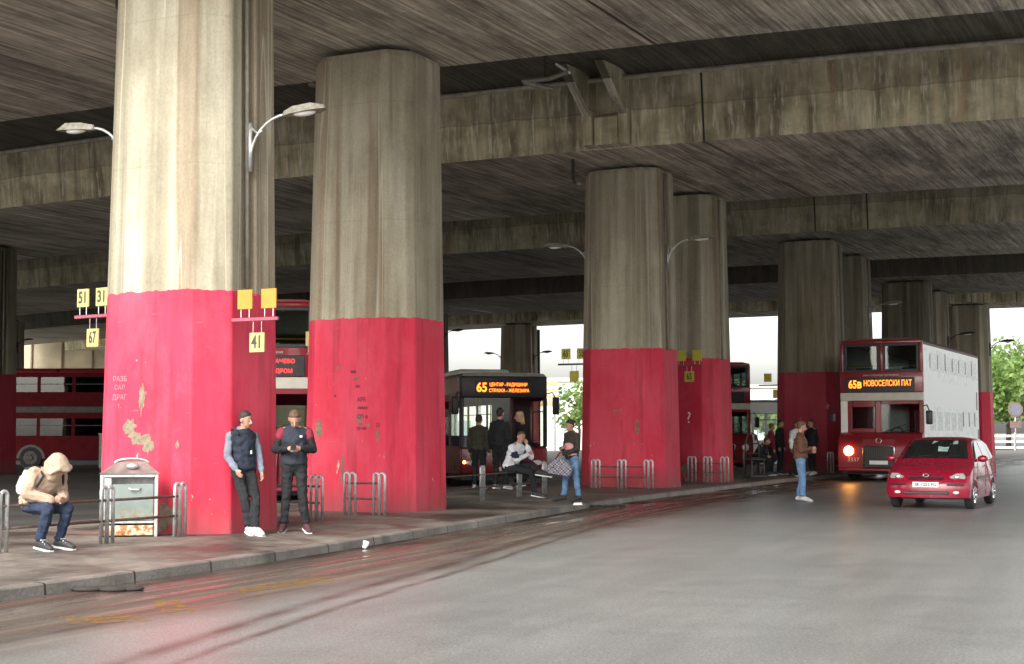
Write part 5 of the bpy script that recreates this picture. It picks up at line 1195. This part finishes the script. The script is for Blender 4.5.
# ------------------------------------------------------------ surroundings beyond the viaduct
def leaf_mat(name, a, b_):
    t = NT(name); oi = t.n('ShaderNodeNewGeometry'); c = t.ramp(oi.outputs['Random Per Island'], [(0.0, a), (1.0, b_)])
    t.l(c, t.b.inputs['Base Color']); t.b.inputs['Roughness'].default_value = .6
    t.b.inputs['Transmission Weight'].default_value = 0
    tl = t.n('ShaderNodeBsdfTranslucent'); t.l(c, tl.inputs[0]); mx = t.n('ShaderNodeMixShader'); mx.inputs[0].default_value = .45
    t.l(t.b.outputs[0], mx.inputs[1]); t.l(tl.outputs[0], mx.inputs[2]); t.l(mx.outputs[0], t.out.inputs[0]); return t.m
M_LEAF = leaf_mat('spring_leaves', (.11, .19, .04), (.27, .40, .12)); M_LEAF2 = leaf_mat('darker_leaves', (.08, .14, .035), (.18, .28, .09))
M_BARK = simple('bark', (.10, .08, .06), .9, 0, .3, 8, .8, 20)
def tree(label, x, y, h, r, seed, leaves=3500, mat=M_LEAF, ls=.30):
    rr = random.Random(seed); T = thing('broadleaf_tree', label, 'tree', (x, y, 0), 0, 'trees beyond the viaduct')
    m = MB(); m.tube([(0, 0, 0), (.1, 0, h*.3), (rr.uniform(-.3, .3), 0, h*.6), (0, 0, h*.85)], [h*.028, h*.022, h*.013, .04], 8)
    ctr = []
    for k in range(11):
        a = rr.uniform(0, 6.28); z0 = h*rr.uniform(.25, .7); q = Vector((math.cos(a)*r*rr.uniform(.3, .85), math.sin(a)*r*rr.uniform(.3, .85), min(h*.95, z0+h*rr.uniform(.08, .3))))
        m.tube([(0, 0, z0), q*.5+Vector((0, 0, z0*.5)), q], [h*.012, h*.008, .03], 6); ctr.append((q, r*rr.uniform(.28, .5)))
    ctr.append((Vector((0, 0, h*.9)), r*.4))
    m.build('trunk', M_BARK, T, smooth=True)
    m = MB(); bm = m.bm
    for k in range(leaves):
        c, cr = ctr[rr.randrange(len(ctr))]; d = Vector((rr.gauss(0, 1), rr.gauss(0, 1), rr.gauss(0, .8))).normalized()*cr*rr.uniform(.45, 1.12)
        p = c+d; n = Vector((rr.gauss(0, 1), rr.gauss(0, 1), rr.gauss(.4, 1))).normalized(); t_ = n.orthogonal().normalized(); b_ = n.cross(t_); s = ls*rr.uniform(.6, 1.3)
        bm.faces.new([bm.verts.new(p+t_*s), bm.verts.new(p+b_*s*.6), bm.verts.new(p-t_*s), bm.verts.new(p-b_*s*.6)])
    m.build('crown', mat, T, fix=False); return T
tree('bright green tree at the right edge, behind the round sign', 47.5, 142, 9.6, 5.0, 1, 3600)
tree('tree at the right edge beyond the farthest pier, lower and nearer', 41.5, 131, 7.2, 3.6, 2, 2600)
tree('tree at the far right behind the fence', 56, 150, 9, 5, 3, 5000, M_LEAF2)
tree('pale green tree between the single deck bus and the third pier', 5.6, 125, 5.6, 2.4, 4, 1200, ls=.22)
tree('tree seen through the windows of the white bus', 23.5, 128, 3.7, 3, 5, 5000)
tree('tree beyond the white bus, nearer to the fifth pier', 27.5, 134, 3.8, 3.2, 6, 5000, M_LEAF2)
tree('small tree beyond the parked double decker', -31, 132, 7, 3.5, 8, 3000, M_LEAF2)
# pale building behind the single deck bus
M_PALEWALL = simple('pale_render', (.74, .72, .68), .9, 0, .05, .4, .1, 10); M_BEIGEW = simple('beige_concrete_wall', (.60, .51, .37), .9, 0, .25, .5, .3, 10)
def building(label, x0, x1, y, h, wall, cols, rows, wz=(1.4, 1.6), depth=10, pane=None):
    B = thing('building', label, 'building', ((x0+x1)/2, y, 0)); w_ = (x1-x0)/2
    m = MB(); m.bx(-w_, w_, 0, depth, -.3, h, .02); m.build('wall', wall, B)
    m = MB(); m.bx(-w_-.3, w_+.3, -.3, depth+.3, h, h+.35, .03); m.build('roof', M_CREAM, B)
    for i in range(cols):
        for j in range(rows):
            cx = -w_+(i+.5)*(2*w_/cols); cz = 1.9+j*3.1
            m = MB(); m.bx(cx-wz[0]/2, cx+wz[0]/2, -.05, .0, cz-wz[1]/2, cz+wz[1]/2, .01); f = m.build('window', M_WHITE, B)
            m = MB(); m.bx(cx-wz[0]/2+.08, cx+wz[0]/2-.08, -.062, -.052, cz-wz[1]/2+.08, cz+wz[1]/2-.08); m.build('pane', pane or simple('sky_pane', (.38, .44, .46), .15), f)
    return B
building('low white building behind the single deck bus', -9, 9.5, 137, 6.2, M_PALEWALL, 6, 2)
building('white building beyond the white bus', 14, 34, 150, 6, M_PALEWALL, 6, 2)
# orange and white banner board before the pale building
bd = thing('hoarding', 'pale orange and white hoarding behind the mirror of the single deck bus', 'billboard', (2.1, 118, 0))
m = MB(); m.bx(-1.6, 1.6, -.05, .05, 3.6, 5.6, .02); bb = m.build('board', simple('peach_board', (.70, .45, .22), .6), bd)
m = MB()
for z in (4.0, 4.5, 5.0): m.bx(-1.6, 1.6, -.06, -.052, z, z+.22)
m.build('stripe', M_WHITE, bb)
m = MB(); m.bx(-1.4, -1.25, -.05, .05, 0, 3.6); m.bx(1.25, 1.4, -.05, .05, 0, 3.6); m.build('post', M_STEEL, bd)
# beige panelled wall at the far left
wl = thing('panelled_wall', 'tall beige panelled wall behind the parked double decker', 'wall', (-28, 126, 0))
m = MB(); m.bx(-20, 17, 0, .4, -.2, 12.8, .02); m.build('wall_slab', M_BEIGEW, wl)
for k in range(14):
    m = MB(); m.bx(-15.6+k*2.6, -15.45+k*2.6, -.12, -.002, 0, 12.6, .01); m.build('wall_rib', simple('brown_rib', (.26, .19, .12), .9), wl)
m = MB(); m.bx(-5.3, -4.95, -.35, -.125, 0, 11.2, .02); m.build('drain_pipe', M_WHITE, wl)
# green utility box behind
ub = thing('utility_box', 'pale green box standing under the parked double decker windows', 'cabinet', (-16.4, 60.5, 0))
m = MB(); m.bx(-.38, .38, -.2, .2, .08, 1.45, .02); m.build('body', simple('pale_green_box', (.25, .42, .32), .6), ub)
m = MB(); m.bx(-.41, .41, -.23, .23, 1.45, 1.5, .01); m.build('lid', M_CREAM, ub)
m = MB(); m.bx(-.36, .36, -.18, .18, 0, .08); m.build('plinth', M_LANE, ub)
# utility pole beside far pier
up = thing('utility_pole', 'dark vertical pole right of the far beige pier', 'pole', (1.75, 97.5, 0)); m = MB(); m.tube([(0, 0, 0), (0, 0, 8.3)], [.13, .1], 10); m.build('shaft', M_DKMETAL, up, smooth=True)
m = MB(); m.tube([(0, 0, 0), (0, 0, .2)], [.25, .2], 10); m.build('base', M_CREAM, up)
# round sign at the far right
sg = thing('road_sign', 'round sign on a pole before the green trees at the right edge', 'road sign', (37.0, 109, 0))
m = MB(); m.tube([(0, 0, 0), (0, 0, 3.7)], .05, 8); m.build('post', M_STEEL, sg, smooth=True)
m = MB(); m.tube([(0, -.06, 3.2), (0, -.09, 3.2)], .55, 28); dsk = m.build('disc', simple('faded_rose', (.16, .10, .09), .5), sg)
m = MB(); m.tube([(0, -.1, 3.2), (0, -.105, 3.2)], .42, 28); m.build('face', simple('faded_blue', (.12, .13, .16), .5), dsk)
m = MB(); m.bx(-.42, .42, -.09, -.06, 1.85, 2.35, .01); m.build('plate', simple('faded_rose', (.42, .18, .17), .5), sg)
# pale fence at the far right
fn = thing('fence', 'pale low fence under the green trees at the right edge', 'fence', (36, 116, 0), rad(-8))
for k in range(12): m = MB(); m.bx(k*1.6-.06, k*1.6+.06, -.06, .06, 0, 1.5, .01); m.build('post', M_WHITE, fn)
for z in (.35, .8, 1.25):
    m = MB(); m.bx(0, 17.6, -.03, .03, z-.08, z+.08, .01); m.build('rail', M_WHITE, fn)
# tall lamp post leaning over at right edge
lp = thing('street_lamp', 'thin curved lamp post above the trees at the right edge', 'street lamp', (41.5, 118, 0))
m = MB(); m.tube([(0, 0, 0), (0, 0, 5.5), (-.5, 0, 7.6), (-1.5, 0, 8.7)], [.09, .07, .05, .04], 8); m.build('post', M_DKMETAL, lp, smooth=True)
m = MB(); m.ell((-1.9, 0, 8.85), (.5, .16, .1)); m.build('lamp_head', M_DKMETAL, lp, smooth=True)
